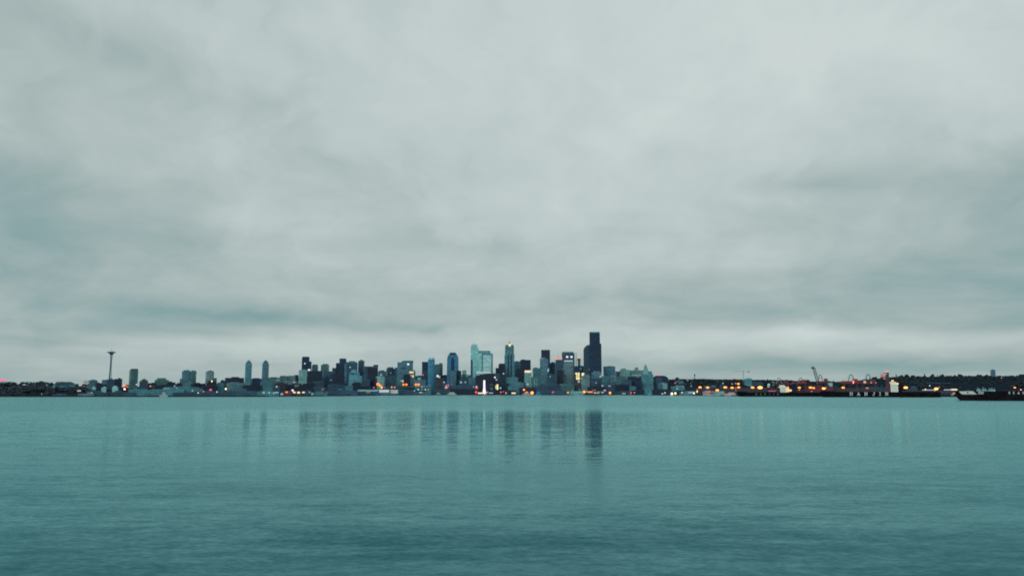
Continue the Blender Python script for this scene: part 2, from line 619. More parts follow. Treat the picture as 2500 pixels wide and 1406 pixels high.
def bld(name, label, x0, x1, yt, D, style, parts=(), d=None, yaw=None, shape='box', cat='building', body='facade',
        profile=None, cap=True, group=None, zbase=None):
    """a building whose front stands at distance D and fills photo columns x0..x1 up to row yt.
    parts: (name, x0, x1, top row, bottom row, style, options) ; options: front = a thin piece on the front wall"""
    xm = (x0 + x1) / 2
    ym = (yt + 955.0) / 2
    W = (x1 - x0) * D / F
    c = at(xm, ym, D)
    zt = at(xm, yt, D).z
    if d is None:
        d = max(8.0, min(W * 0.8, 45.0))
    if yaw is None:
        yaw = _rng.choice((-1, 1)) * _rng.uniform(4, 15) if profile is None and shape != 'cyl' else 0.0
    if W > 90:
        yaw *= 0.25
    a = rad(yaw)
    k = W / (W * math.cos(a) + d * abs(math.sin(a)))
    xr = c.x
    zb = min(ground_xy(xr - W / 2, D), ground_xy(xr + W / 2, D)) - 2.0 if zbase is None else zbase
    phi = math.atan2(xr, D)                 # each block squares up to the bay
    r = root(name, label, cat, (xr + d / 2 * math.sin(phi), D + d / 2 * math.cos(phi), zb), a - phi, group)

    def lx(px):
        return (px - xm) * D / F * k

    def lz(py):
        return at(xm, py, D).z - zb

    H = zt - zb
    if profile:
        part(body, prism([(lx(px), lz(py)) for px, py in reversed(profile)] if False else
                         [(lx(px), lz(py)) for px, py in profile], -d / 2, d / 2), style, r)
    else:
        part(body, column(plan_of(shape, W * k, d), 0, H), style, r)
    for p in parts:
        pn, px0, px1, py0, py1, st = p[:6]
        op = p[6] if len(p) > 6 else {}
        w = abs(lx(px1) - lx(px0)) - 0.1
        cx = (lx(px0) + lx(px1)) / 2
        z0, z1 = lz(py1) - (0.0 if op.get('front') else 0.6), lz(py0)
        if op.get('front'):
            t = op.get('t', 0.5)
            s = box(cx - w / 2, cx + w / 2, -d / 2 - t, -d / 2 + 0.3, z0, z1)
        elif op.get('taper') is not None:
            s = column(plan_of(op.get('shape', 'box'), w, min(w, d * 0.9), cx), z0, z1, op['taper'])
        else:
            dd = op.get('d', d * 0.86)
            s = column(plan_of(op.get('shape', 'box'), w, dd, cx, op.get('dy', 0.0)), z0, z1)
        part(pn, s, st, r, op.get('label'))
    if cap and not any(p[3] < yt + 0.5 for p in parts) and not profile:
        hh = _rng.uniform(1.6, 3.6)
        ww = W * k * _rng.uniform(0.3, 0.6)
        ox = (W * k - ww) * 0.5 * _rng.uniform(-0.7, 0.7)
        part('penthouse', column(plan_of('box', ww, d * 0.5, ox), H - 0.5, H + hh), style, r)
    return r


class Side:
    """the long side of a ship lying across the view: a vertical plane through a pixel at distance D, turned by theta"""
    def __init__(self, px0, D, theta):
        self.x0, self.D, self.c, self.s, self.th = at(px0, 957, D).x, D, math.cos(theta), math.sin(theta), theta

    def u(self, px, py=957.0):
        d = ray(px, py)
        t = d.x / d.y
        return (t * self.D - self.x0) / (self.c + t * self.s)

    def z(self, px, py):
        return at(px, py, self.D - self.u(px) * self.s).z


# ------------------------------------------------------------------ trees
bluff_leaves = simple_mat("bluff_leaves", (0.085, 0.108, 0.135), 0.8, 0, 0.55, 0.35)
leaf_mats = [simple_mat("dark_leaves", (0.055, 0.080, 0.100), 0.8, 0, 0.55, 0.35),
             simple_mat("blue_green_needles", (0.024, 0.044, 0.058), 0.8, 0, 0.5, 0.35)]
bark = simple_mat("bark", (0.05, 0.045, 0.04), 0.9)


def leaf_cloud(rng, kind, h, w, n, size):
    """many leaf-clump faces spread through a crown; returns verts, faces"""
    V, Fc = [], []
    lobes = [(rng.uniform(-.28, .28) * w, rng.uniform(-.28, .28) * w, rng.uniform(.42, .8) * h, rng.uniform(.2, .34)) for _ in range(6)]
    for _ in range(n):
        if kind == 'conifer':
            t = rng.random() ** 1.4
            z = h * (0.12 + 0.88 * t)
            rr = w * 0.5 * (1 - t) * math.sqrt(rng.uniform(0.25, 1)) * (0.8 + 0.3 * math.sin(t * 38))
            th = rng.uniform(0, math.tau)
            c = Vector((rr * math.cos(th), rr * math.sin(th), z))
        else:
            lb = rng.choice(lobes)
            g = Vector((rng.gauss(0, 1), rng.gauss(0, 1), rng.gauss(0, 1))).normalized() * (rng.uniform(0.55, 1.0) ** 0.5)
            c = Vector((lb[0] + g.x * lb[3] * w, lb[1] + g.y * lb[3] * w, lb[2] + g.z * lb[3] * h * 0.72))
        u = Vector((rng.gauss(0, 1), rng.gauss(0, 1), rng.gauss(0, 1))).normalized()
        s = u.orthogonal().normalized()
        q = u.cross(s)
        sz = size * rng.uniform(0.6, 1.3)
        o = len(V)
        V += [c - s * sz, c - q * sz * .7, c + s * sz * 0.9, c + q * sz * .8]
        Fc.append((o, o + 1, o + 2, o + 3))
    return V, Fc


def wood(name, spots, seed, mat, n=46):
    """a wood that reads as one mass"""
    rng = random.Random(seed)
    V, Fc = [], []
    for (x, y, z, h, w, kd) in spots:
        v, f = leaf_cloud(rng, kd, h, w, n, w * 0.17)
        o = len(V)
        V += [(p.x + x, p.y + y, p.z + z - 0.5) for p in v]
        Fc += [tuple(i + o for i in g) for g in f]
    o = link_mesh(name, V, Fc, mat)
    return tag(o, kind='stuff')


def tree(name, label, px, ytop, D, wpx, kind='round', group=None, seed=0, sink=0.0):
    rng = random.Random(seed * 7 + int(px))
    p = at(px, ytop, D)
    zg = ground_xy(p.x, D) - sink
    h = max(6.0, p.z - zg)
    w = wpx * D / F
    r = root(name, label, 'tree', (p.x, D, zg), 0, group)
    v, f = leaf_cloud(rng, 'conifer' if kind == 'conifer' else 'round', h, w, 240, w * 0.12 + 0.3)
    part('crown', (v, f), leaf_mats[1 if kind == 'conifer' else 0], r)
    tr = [column([(0.045 * w * math.cos(k * 1.05), 0.045 * w * math.sin(k * 1.05)) for k in range(6)], -1, h * 0.75, 0.4)]
    for k in range(4):
        a = k * 1.7 + rng.random()
        tr.append(bar((0, 0, h * 0.35), (math.cos(a) * w * .3, math.sin(a) * w * .3, h * 0.66), 0.014 * w + 0.1))
    part('trunk', joined(*tr), bark, r)
    return r


# ------------------------------------------------------------------ lamps
steel = simple_mat("galvanised_steel", (0.12, 0.14, 0.15), 0.5, 0.5)


def lamp(label, px, py, D, kind, size=3.4, name='street_lamp', group=None, cat='lamp', tall=0.8):
    """a pole with a lit head at a photo pixel; size is the head's width in photo pixels"""
    for ox in (-0.45, 0, 0.45):
        hit, loc = scene.ray_cast(bpy.context.view_layer.depsgraph, cam.location, ray(px + ox * size, py).normalized())[:2]
        if hit:
            D = min(D, loc.y - 2.5 - size * 0.3)
    p = at(px, py, D)
    zg = ground_xy(p.x, D) - 0.5
    h = max(2.5, p.z - zg)
    if name in ('ship_lamp', 'crane_lamp'):
        h = 2.5
    w = size * D / F  # head enlarged: glare around the lamp is put into its shape
    r = root(name, label, cat, (p.x, D, p.z - h), 0, group)
    part('pole', column([(0.22 * math.cos(k * 1.047), 0.22 * math.sin(k * 1.047)) for k in range(6)], 0, h, 0.6), steel, r)
    a, b = w / 2, w * tall / 2
    hd = part('lamp_head', lathe([(0.15 * a, -b), (0.75 * a, -0.65 * b), (a, 0), (0.75 * a, 0.65 * b), (0.15 * a, b)], 12), '*' + kind, r, smooth=True)
    hd.location = (0, -0.6, h)
    return r


# ------------------------------------------------------------------ lettering
GLYPH = {
    'H': [((0, 0), (0, 1)), ((.7, 0), (.7, 1)), ((0, .5), (.7, .5)), ((-.13, 0), (.13, 0)), ((.57, 0), (.83, 0)), ((-.13, 1), (.13, 1)), ((.57, 1), (.83, 1))],
    'A': [((0, 0), (.36, 1)), ((.36, 1), (.74, 0)), ((.14, .34), (.6, .34)), ((-.12, 0), (.14, 0)), ((.6, 0), (.86, 0))],
    'N': [((0, 0), (0, 1)), ((0, 1), (.7, 0)), ((.7, 0), (.7, 1)), ((-.13, 0), (.13, 0)), ((-.13, 1), (.08, 1)), ((.57, 1), (.83, 1))],
    'J': [((.5, 1), (.5, .2)), ((.5, .2), (.34, 0)), ((.34, 0), (.1, .02)), ((.1, .02), (0, .2)), ((.34, 1), (.66, 1))],
    'I': [((.3, 0), (.3, 1)), ((.12, 0), (.48, 0)), ((.12, 1), (.48, 1))],
    'S': [((.62, .85), (.45, 1)), ((.45, 1), (.15, 1)), ((.15, 1), (.02, .8)), ((.02, .8), (.12, .58)), ((.12, .58), (.52, .42)), ((.52, .42), (.62, .22)), ((.62, .22), (.48, 0)), ((.48, 0), (.16, 0)), ((.16, 0), (0, .16))],
    'E': [((0, 0), (0, 1)), ((0, 0), (.58, 0)), ((0, 1), (.58, 1)), ((0, .52), (.46, .52))],
    '2': [((0, .8), (.14, 1)), ((.14, 1), (.46, 1)), ((.46, 1), (.6, .8)), ((.6, .8), (.55, .58)), ((.55, .58), (0, 0)), ((0, 0), (.62, 0))],
    '5': [((.58, 1), (.06, 1)), ((.06, 1), (.02, .55)), ((.02, .55), (.4, .6)), ((.4, .6), (.6, .42)), ((.6, .42), (.58, .18)), ((.58, .18), (.4, 0)), ((.4, 0), (.02, .04))],
    '0': [((.18, 0), (0, .25)), ((0, .25), (0, .75)), ((0, .75), (.18, 1)), ((.18, 1), (.44, 1)), ((.44, 1), (.62, .75)), ((.62, .75), (.62, .25)), ((.62, .25), (.44, 0)), ((.44, 0), (.18, 0))],
}


def letters(items, y, thick=0.17):
    """items: (char, x of its middle, z of its foot, height); painted strokes standing 6 cm proud at depth y"""
    S = []
    n = 0
    for ch, xm, z, h in items:
        g = GLYPH[ch]
        wid = max(max(a[0], b[0]) for a, b in g)
        r = thick * h * 0.5
        for a, b in g:
            A = Vector((xm + (a[0] - wid / 2) * h * 0.92, z + a[1] * h))
            B = Vector((xm + (b[0] - wid / 2) * h * 0.92, z + b[1] * h))
            u = (B - A).normalized()
            q = Vector((-u.y, u.x)) * r
            A, B = A - u * r * .6, B + u * r * .6
            n += 1
            y0 = y - 0.06 - 0.004 * (n % 9)
            S.append(prism([tuple(A - q), tuple(B - q), tuple(B + q), tuple(A + q)], y0, y + 0.02))
    return joined(*S)
# ------------------------------------------------------------------ left shore
FR = {'front': True}
bld('office_block', 'pale distant block carrying a glowing pink rooftop sign at the far left', -14, 24, 931, 3300, 'pale',
    [('rooftop_sign', -10, 13, 925.5, 930.2, '*pink', {'d': 3})])
bld('office_block', 'small pale box building rising over the dark wooded bluff', 62, 76, 931.5, 3600, 'pale')
bld('apartment_block', 'dark flat-topped block standing among the trees of the wooded bluff', 88, 111, 932, 2480, 'dark')
bld('apartment_block', 'long grey-fronted building with a low dark roof on the wooded bluff', 138, 178, 934, 2520, 'slate',
    [('roof', 136, 176, 931.8, 934.2, 'dark', {'taper': 0.8})])
bld('house', 'small bright teal-roofed house on the dark bluff', 128, 137, 941.5, 2300, 'brightteal', d=9)
bld('house', 'small slate house below the grey-fronted building on the bluff', 114, 126, 944, 2290, 'slate', d=9)
bld('house', 'grey house at the right end of the bluff', 166, 181, 941, 2330, 'bluegrey', d=9)
bld('house', 'low teal house in front of the grey-fronted building', 141, 162, 943.5, 2290, 'teal', d=9)
bld('warehouse', 'thin white lit shed below the bluff, left of the saucer tower', 184, 199, 952, 2240, 'dark',
    [('lit_front', 184, 199, 952.3, 955, '*pale', FR)], d=10)
bld('apartment_block', 'cream distant block just left of the rounded teal block', 205, 219, 929, 3600, 'cream')
bld('apartment_block', 'teal rounded block left of the saucer tower', 217, 237, 928, 3000, 'bluegrey',
    [('roof', 221, 233, 926, 928.3, 'bluegrey', {'taper': 0.7})], shape='oct')
bld('apartment_block', 'dark narrow block between the rounded teal block and the saucer tower', 235, 248, 935, 2700, 'dark')
bld('apartment_block', 'slate block directly behind the foot of the saucer tower', 249, 270, 927, 4150, 'bluegrey')
bld('apartment_block', 'slate block with a peaked roof beside the foot of the saucer tower', 262, 284, 926, 3300, 'slate',
    [('roof', 264, 276, 923, 926.3, 'slate', {'taper': 0.4})])
bld('apartment_block', 'dark square block right of the saucer tower, left of the lamp cluster', 280, 297, 924.5, 3050, 'dark')
for x0, x1, y0, lab in [(225, 233, 945.5, 'pale little house below the rounded teal block'),
                        (248, 259, 945.5, 'pale little house below the saucer tower'),
                        (275, 288, 944.5, 'pale little house left of the lamp cluster')]:
    bld('house', lab, x0, x1, y0, 2330, 'pale', d=10, group='pale houses below the saucer tower')
for x0, x1, y0, st, lab in [(0, 60, 960, 'dark', 'dark shed at the water edge at the far left'),
                            (130, 162, 961.5, 'slate', 'long grey shed at the water edge under the bluff'),
                            (193, 228, 960.5, 'grey', 'grey shed at the water edge below the rounded teal block'),
                            (232, 262, 958, 'slate', 'slate shed at the water edge below the saucer tower'),
                            (264, 300, 956, 'slate', 'slate shed at the water edge left of the lamp cluster'),
                            (214, 246, 953.5, 'slate', 'low slate store above the water edge sheds')]:
    bld('pier_shed', lab, x0, x1, y0, 2160 + (960 - y0) * 12, st, d=14, yaw=0)

# saucer-topped observation tower
D0 = 3950.0
pN = at(269.5, 900, D0)
zN = ground_xy(pN.x, D0) - 1
HN = at(270.5, 856.5, D0).z - zN
t = root('observation_tower', 'slender observation tower with a saucer top and hourglass legs', 'tower', (pN.x, D0, zN))
u = HN / 158.0
for k in range(3):
    a = k * math.tau / 3 + 0.5
    pts = [(8.5 - 5.6 * sstep(z / 100.0) + 5.0 * sstep((z - 118) / 36.0), z) for z in (0, 20, 40, 60, 80, 100, 115, 130, 145)]
    segs = [bar((math.cos(a) * r0 * u, math.sin(a) * r0 * u, z0 * u), (math.cos(a) * r1 * u, math.sin(a) * r1 * u, z1 * u), 1.15 * u)
            for (r0, z0), (r1, z1) in zip(pts, pts[1:])]
    part('leg', joined(*segs), 'bluegrey', t)
part('core', lathe([(2.0 * u, 0), (2.0 * u, 148 * u)], 10), 'bluegrey', t)
part('ring_deck', lathe([(5.5 * u, 29 * u), (9.5 * u, 31 * u), (9.5 * u, 33 * u), (5, 34 * u)], 20), 'bluegrey', t)
part('saucer', lathe([(4 * u, 141 * u), (9 * u, 147.5 * u), (18 * u, 150.5 * u), (18 * u, 152 * u), (14 * u, 154 * u), (10 * u, 156 * u)], 28), 'bluegrey', t)
part('halo_rim', lathe([(17.9 * u, 152 * u), (18.8 * u, 152.5 * u), (18.8 * u, 153.5 * u), (13 * u, 154.3 * u)], 28), 'pale', t)
part('roof', lathe([(9.8 * u, 156 * u), (5 * u, 158 * u), (2 * u, 160 * u), (1.0 * u, 163 * u)], 16), 'pale', t)
part('spire', lathe([(0.9 * u, 162.9 * u), (0.25 * u, 176 * u)], 8), 'pale', t)

bld('apartment_tower', 'dark green-grey slab tower right of the lamp cluster, standing alone', 316, 335, 902, 3300, 'green',
    [('penthouse', 319, 334, 899.8, 902.4, 'dark')], yaw=14)
bld('apartment_block', 'grey stepped block with a small peak right of the lone slab tower', 341, 360, 929, 3000, 'slate',
    [('upper_floors', 345, 357, 926, 929.3, 'slate'), ('roof', 348, 354, 923.5, 926.3, 'slate', {'taper': 0.3})])
bld('apartment_block', 'broad dark green block with a set-back top left of the twin rounded towers', 379, 410, 927, 3000, 'green',
    [('upper_floors', 384, 403, 922.5, 927.4, 'green')])
bld('warehouse', 'dark low block left of the broad dark green block', 358, 380, 935, 2700, 'dark')
bld('warehouse', 'dark low block right of the broad dark green block', 408, 427, 933, 2750, 'dark')
bld('warehouse', 'dark low block at the foot of the twin rounded towers', 425, 444, 937, 2650, 'dark')
bld('warehouse', 'dark long low block above the teal pier shed', 372, 424, 940, 2500, 'dark')
bld('apartment_tower', 'left one of the twin rounded towers, with a pale domed top', 444, 464, 906, 3300, 'bluegrey',
    [('upper_floors', 447, 462, 903.5, 906.4, 'bluegrey'), ('dome', 450, 460, 900.5, 903.8, 'pale', {'taper': 0.5, 'shape': 'cyl'}), ('side_wing', 440, 450, 924, 955, 'bluegrey')], shape='oct', yaw=0)
bld('apartment_tower', 'right one of the twin rounded towers, green-grey with a flat top', 464, 478, 906, 3380, 'green',
    [('penthouse', 466, 476, 904, 906.4, 'grey')], shape='oct', yaw=0)
bld('apartment_block', 'pale mid-height block in front of the twin rounded towers', 454, 469, 933, 2850, 'teal')
bld('apartment_tower', 'single rounded grey tower right of the twin rounded towers', 502, 521, 908, 3300, 'grey',
    [('upper_floors', 504, 520, 905.5, 908.4, 'grey'), ('roof', 507, 517, 903.3, 905.8, 'grey', {'taper': 0.6}), ('side_wing', 516, 528, 922.5, 955, 'green')], shape='oct', yaw=0)
bld('warehouse', 'dark block below the single rounded grey tower', 505, 527, 931, 2700, 'dark')
bld('warehouse', 'dark low block between the twin and the single rounded towers', 467, 500, 936, 2720, 'dark')
bld('warehouse', 'dark low block behind the big red lamp', 492, 530, 941, 2480, 'dark')
bld('office_block', 'pale teal low block right of the single rounded grey tower', 529, 548, 935, 2750, 'teal')
bld('office_block', 'small dark block left of the wide dark flat-roofed slab', 538, 552, 929, 3000, 'slate')
bld('office_block', 'wide dark flat-roofed slab left of the slim towers', 550, 594, 922, 2900, 'dark', d=24, yaw=2)
bld('office_block', 'grey lower block in front of the wide dark flat-roofed slab', 554, 597, 934.5, 2600, 'grey', d=20)
bld('office_block', 'teal low block between the salmon lamp and the slim towers', 568, 592, 939, 2480, 'teal', d=18)
bld('office_block', 'dark low block at the foot of the left slim tower', 594, 640, 940, 2480, 'dark', d=18)
for x0, x1, y0, st, dd, lab in [(316, 374, 951, 'teal', 2185, 'long blue-green pier shed right of the lamp cluster'),
                                (372, 446, 950, 'teal', 2200, 'long teal pier shed behind the white boat'),
                                (404, 462, 944.5, 'teal', 2300, 'long teal warehouse behind the teal pier shed'),
                                (446, 492, 948, 'teal', 2230, 'low green-grey shed left of the pink lamp'),
                                (428, 545, 957.5, 'slate', 2175, 'long dark slate quay building under the big red lamp'),
                                (500, 522, 956, 'green', 2190, 'small green-grey kiosk under the big red lamp'),
                                (540, 630, 955.5, 'slate', 2180, 'long dark quay building below the slim towers'),
                                (556, 600, 949, 'bluegrey', 2300, 'grey-blue store above the dark quay building'),
                                (300, 330, 957, 'slate', 2170, 'slate quay store under the lamp cluster')]:
    bld('pier_shed', lab, x0, x1, y0, dd, st, d=16, yaw=0)
    if 'white boat' in lab: pass

# slim towers and the low hill between them
for x0, x1, st, dd, lab in [(598, 613.5, 'teal', 3500, 'left one of the two slim pointed towers'),
                            (639.5, 655, 'bluegrey', 3550, 'right one of the two slim pointed towers')]:
    bld('apartment_tower', lab, x0, x1, 887, dd, st,
        [('upper_floors', x0 + 2, x1 - 2, 883, 887.4, st), ('crown', x0 + 4, x1 - 4, 880.3, 883.3, st), ('finial', x0 + 6, x1 - 6, 877.5, 880.6, st, {'taper': 0.3})], shape='oct', yaw=0)
bld('office_block', 'navy low block between the two slim towers', 612, 641, 924, 3750, 'navy')
bld('office_block', 'green-grey low block right of the slim towers', 655, 688, 921.5, 3900, 'green')
bld('apartment_block', 'small grey-green block on the low hill right of the slim towers', 683, 703, 917.5, 4000, 'green')
bld('apartment_block', 'mottled grey block on the low hill left of the pale green tower', 700, 722, 917.5, 4050, 'grey')
bld('apartment_block', 'dark block touching the left side of the pale green tower', 718, 732, 916, 4100, 'dark')
bld('apartment_block', 'teal mid-rise in front of the right slim tower', 636, 667, 932.5, 2800, 'teal', d=26)
bld('apartment_block', 'dark brown row building right of the teal mid-rise', 666, 702, 935, 2850, 'brown')
bld('apartment_block', 'grey mottled mid-rise with pale window spots on the low hill', 690, 727, 930.5, 3100, 'grey',
    [('lit_window', 720, 723.5, 931.5, 934, '*lavender', FR)])
bld('apartment_block', 'dark broad mid-rise above the yellow-lit pier restaurant', 693, 743, 938.5, 2720, 'dark', d=26)
bld('house', 'small grey house with one bright window above the teal market shed', 668, 684, 941.5, 2600, 'slate',
    [('lit_window', 672.5, 676.5, 942, 945.5, '*pale', FR)], d=12)
bld('pier_shed', 'teal market shed with pale striped bays at the water edge', 628, 680, 956, 2200, 'teal',
    [('lit_bay', 642, 647, 956.5, 960, '*palemint', FR), ('lit_bay', 655, 659, 956.5, 960, '*palemint', FR), ('lit_bay', 666, 670, 957.5, 961, '*palemint', FR), ('lit_bay', 671, 678, 956.5, 959, '*palemint', FR)], d=20, yaw=0)
bld('pier_shed', 'dark red boathouse left of the yellow-lit pier restaurant', 691, 713, 953.5, 2320, 'redbrown',
    [('lit_window', 697, 703, 955.3, 958.5, '*salmon', dict(FR, t=0.4))], d=18, yaw=0, cap=False)
bld('restaurant', 'pier restaurant with a yellow-lit window row and white lit gable', 712, 744, 955.5, 2340, 'brown',
    [('lit_gable', 712, 717.5, 950.5, 956, '*white', {'d': 6}), ('lit_window', 716, 722, 955.8, 959.5, '*cream', FR), ('lit_window', 726, 732, 956, 960, '*yellow', FR), ('lit_window', 737.5, 743.5, 955.8, 959.2, '*cream', FR)], d=18, yaw=0)
bld('pier_shed', 'white-fronted small boathouse left of the dark red boathouse', 684, 692, 959.5, 2200, 'slate', [('lit_front', 685.5, 691, 960, 963.2, '*lavender', FR)], d=8, yaw=0)
bld('office_block', 'slate pier office right of the yellow-lit pier restaurant', 744, 760, 953, 2440, 'slate',
    [('lit_window', 753.5, 756, 956, 958.5, '*lavender', FR)], d=16)
bld('pier_shed', 'long low grey-green pier shed with a white gable end', 760, 800, 957.3, 2440, 'green', [('lit_gable', 761, 765, 959.5, 963, '*palemint', FR)], d=20, yaw=0)
bld('pier_shed', 'long slate pier shed left of the white awning pier', 798, 872, 953, 2620, 'slate', [('lit_front', 826, 836, 948.3, 951.5, 'bluegrey', {'d': 6})], d=24, yaw=0)  # small box above the roof, plain blue-grey facade

# ------------------------------------------------------------------ downtown, left group
bld('apartment_tower', 'pale green mottled tower at the left foot of the black stepped tower', 729, 748.5, 903, 3500, 'palegreen', yaw=8)
bld('office_tower', 'black stepped tower at the left end of the downtown group', 736, 754, 872.5, 3950, 'navy',
    [('penthouse', 737, 753.5, 870.5, 873, 'dark'), ('side_wing', 748, 759.5, 882, 930, 'navy'), ('lit_window', 741.5, 744.5, 886, 888.5, '*white', FR)], yaw=3)
bld('office_tower', 'blue-grey tower just right of the black stepped tower', 760.5, 775.5, 892, 4000, 'bluegrey', [('penthouse', 762, 774.5, 889.3, 892.4, 'bluegrey')])
bld('office_block', 'broad dark block in front of the black stepped tower', 749, 786, 905, 3620, 'dark', [('lit_sign', 751, 756.5, 900.5, 904.6, '*white', {'d': 4})], yaw=3)
bld('office_tower', 'green-grey tower with chamfered shoulders left of the black notched tower', 783, 802.5, 890.5, 3980, 'green', [('penthouse', 787, 800.5, 888, 891, 'green')])
bld('office_block', 'slate block below the green-grey chamfered tower', 785, 813, 906, 3720, 'slate')
bld('office_tower', 'black notched tower rising in three steps', 828, 844.5, 877.5, 4000, 'navy',
    [('penthouse', 828, 844, 874.8, 878, 'dark'), ('side_wing', 820, 830, 886, 930, 'dark'), ('lower_wing', 811.5, 822, 898, 935, 'slate')], yaw=0)
bld('office_block', 'dark block in front of the black notched tower', 811, 840, 913, 3660, 'dark', yaw=2)
bld('office_tower', 'slate tower with a rounded top and a pale edge right of the black notched tower', 840, 872, 886.5, 3960, 'slate',
    [('upper_floors', 844, 871, 883.5, 887, 'bluegrey'), ('roof', 849, 868, 881, 884, 'slate', {'taper': 0.7}), ('edge_fin', 839.5, 845.5, 887.5, 930, 'bluegrey', FR), ('lit_window', 852, 855, 895, 898, '*lavender', FR)], yaw=2)
bld('office_block', 'bright teal glass-fronted block with a stepped gable', 852, 883, 917, 3620, 'brightteal',
    [('upper_floors', 852.5, 877.5, 909, 917.4, 'brightteal'), ('gable', 855, 871, 902, 909.4, 'brightteal', {'taper': 0.55}), ('dark_opening', 856, 864, 910.5, 913, 'slate', FR)], yaw=0)
bld('office_tower', 'brown-grey tower with a small peak behind the bright teal block', 874, 889, 880.5, 4060, 'slate', [('roof', 877, 886.5, 877.5, 881, 'green', {'taper': 0.6})])
bld('hotel', 'dark broad hotel block with a raised right end', 888, 922, 894, 3900, 'slate',
    [('upper_floors', 911, 922.5, 890, 894.4, 'slate'), ('side_wing', 898, 921, 897, 935, 'dark', {'dy': -12})], yaw=0)
bld('office_block', 'slate low block in front of the dark broad hotel', 883, 905, 925, 3520, 'slate')
bld('office_block', 'slate mid-rise in front of the dark broad hotel, left of the orange lamps', 902, 920, 922, 3560, 'dark')
bld('apartment_block', 'blue-grey block in the dip between the dark hotel and the green-grey stepped block', 921, 943, 906, 4200, 'bluegrey', [('penthouse', 926, 937, 903.5, 906.4, 'bluegrey'), ('lit_window', 925.5, 929.5, 913, 916, '*pale', FR)])
bld('apartment_block', 'pale green low block below the dip, above the orange lamps', 917, 940, 919.5, 3650, 'palegreen')
bld('apartment_tower', 'green-grey block with a stepped rounded top left of the capped hotel tower', 942.5, 964, 899.5, 4000, 'slate', [('upper_floors', 945, 959.5, 896, 900, 'slate'), ('lit_window', 951, 953, 909, 911, '*lavender', FR)])
bld('office_block', 'dark block at the foot of the green-grey stepped block', 940, 966, 917, 3700, 'slate')
bld('hotel', 'wide capped hotel tower with an overhanging pale-edged roof', 970, 1007.5, 884, 3950, 'bluegrey',
    [('roof_slab', 980, 1008.5, 881.3, 884.3, 'slate'), ('roof_rim', 984, 1008, 879.3, 881.5, 'pale'), ('side_wing', 964.5, 973, 897, 935, 'slate'), ('lit_sign', 993.5, 998.5, 886.8, 891, '*white', FR), ('dark_window_band', 980, 990, 896.5, 900, 'navy', FR)], yaw=0, d=30)
bld('office_block', 'green block with a golden-lit crown at the right foot of the capped hotel tower', 997, 1014, 906, 3820, 'green',
    [('crown', 998, 1013, 902.5, 906.4, 'green', {'taper': 0.7}), ('lit_crown_band', 999, 1009.5, 906.5, 911, '*gold', FR), ('lit_window', 1006.5, 1009.5, 915.5, 921, '*cream', FR), ('lit_window', 1001, 1004.5, 915, 918, '*salmon', dict(FR, t=0.45))], yaw=0)
bld('office_block', 'dark box in front of the golden-crowned green block', 984.5, 1002, 914, 3700, 'dark', yaw=3)
bld('office_block', 'teal low block left of the dark box, above a cream lit window', 962, 986, 921, 3720, 'teal', [('lit_window', 981.5, 985.5, 927.5, 933, '*cream', FR), ('lit_window', 976.8, 979.5, 927.5, 931, '*lavender', FR)])
bld('office_block', 'slate low block in the sky gap left of the blue round-topped tower', 1011, 1032, 917, 4300, 'slate')
bld('office_block', 'teal low block with a pale patch under the sky gap', 1010, 1040, 927, 3720, 'bluegrey', [('pale_panel', 1019.5, 1027, 921.5, 927.5, 'pale', {'d': 8})])
bld('office_tower', 'navy slab tower left of the blue round-topped tower', 1030, 1046, 885.5, 4060, 'navy',
    [('roof_slab', 1029.5, 1046, 883, 886, 'dark'), ('lower_front', 1030, 1043, 904, 940, 'slate', {'dy': -6})], yaw=0)
bld('office_tower', 'blue round-topped cylinder tower with a pale domed cap', 1044.5, 1061, 877, 3900, 'blue',
    [('cap', 1045, 1060.7, 872.5, 877.5, 'pale', {'taper': 0.8, 'shape': 'cyl'}), ('lit_edge', 1046.5, 1049, 880, 930, 'brightteal', {'front': True, 't': 0.4})], shape='cyl')  # edge strip is a brighter teal facade tone
bld('office_block', 'green-grey block leaning on the right side of the blue round-topped tower', 1059, 1074, 890, 4020, 'green')
bld('office_tower', 'green-grey tower with a rounded top between the round-topped and the chamfered blue towers', 1070, 1080.5, 888.5, 4060, 'green', [('upper_floors', 1072, 1079.5, 886, 889, 'green')])
bld('apartment_block', 'dark slope-side block with two white lights right of the round-topped tower', 1062, 1086, 922, 3760, 'brown', [('lit_window', 1064.5, 1069, 915, 919.5, '*white', {'d': 4}), ('lit_window', 1070, 1074, 917.5, 921.7, '*lavender', {'d': 4})])
bld('office_block', 'slate low block in the sky gap left of the chamfered blue tower', 1078, 1096, 915.5, 4050, 'slate')
x0, x1 = 1091.5, 1119.0
bld('office_tower', 'chamfered blue tower with a dark central stripe', x0, x1, 860.5, 3960, 'blue',
    [('dark_stripe', 1101, 1109, 877, 912, 'navy', FR), ('stripe_point', 1103, 1107, 873, 877.2, 'navy', FR), ('crown_band', 1098.5, 1111.5, 861, 866, 'navy', dict(FR, t=0.3))],
    profile=[(1090.5, 958), (1119.5, 958), (1119, 874), (1117.5, 870), (1112, 860.5), (1098, 860.5), (1092.5, 870), (1091.5, 874)], d=40)
bld('office_block', 'blue-grey block at the foot of the chamfered blue tower', 1097, 1114, 906, 3800, 'bluegrey')
bld('office_block', 'dark block at the right foot of the chamfered blue tower', 1113, 1126, 905, 3850, 'dark')
bld('apartment_tower', 'small pale tower between the chamfered blue tower and the pale glass towers', 1128.5, 1138.5, 904, 4350, 'palegreen')
bld('apartment_block', 'pale teal low block left of the pale glass towers', 1124, 1152, 915, 4050, 'teal')
bld('office_block', 'bluish low block with two pale spots above the waterfront', 1118, 1142, 927, 3760, 'slate', [('lit_window', 1119.5, 1123.5, 931, 935, '*pale', FR), ('lit_window', 1132.5, 1136, 931, 934.5, '*palemint', FR)])

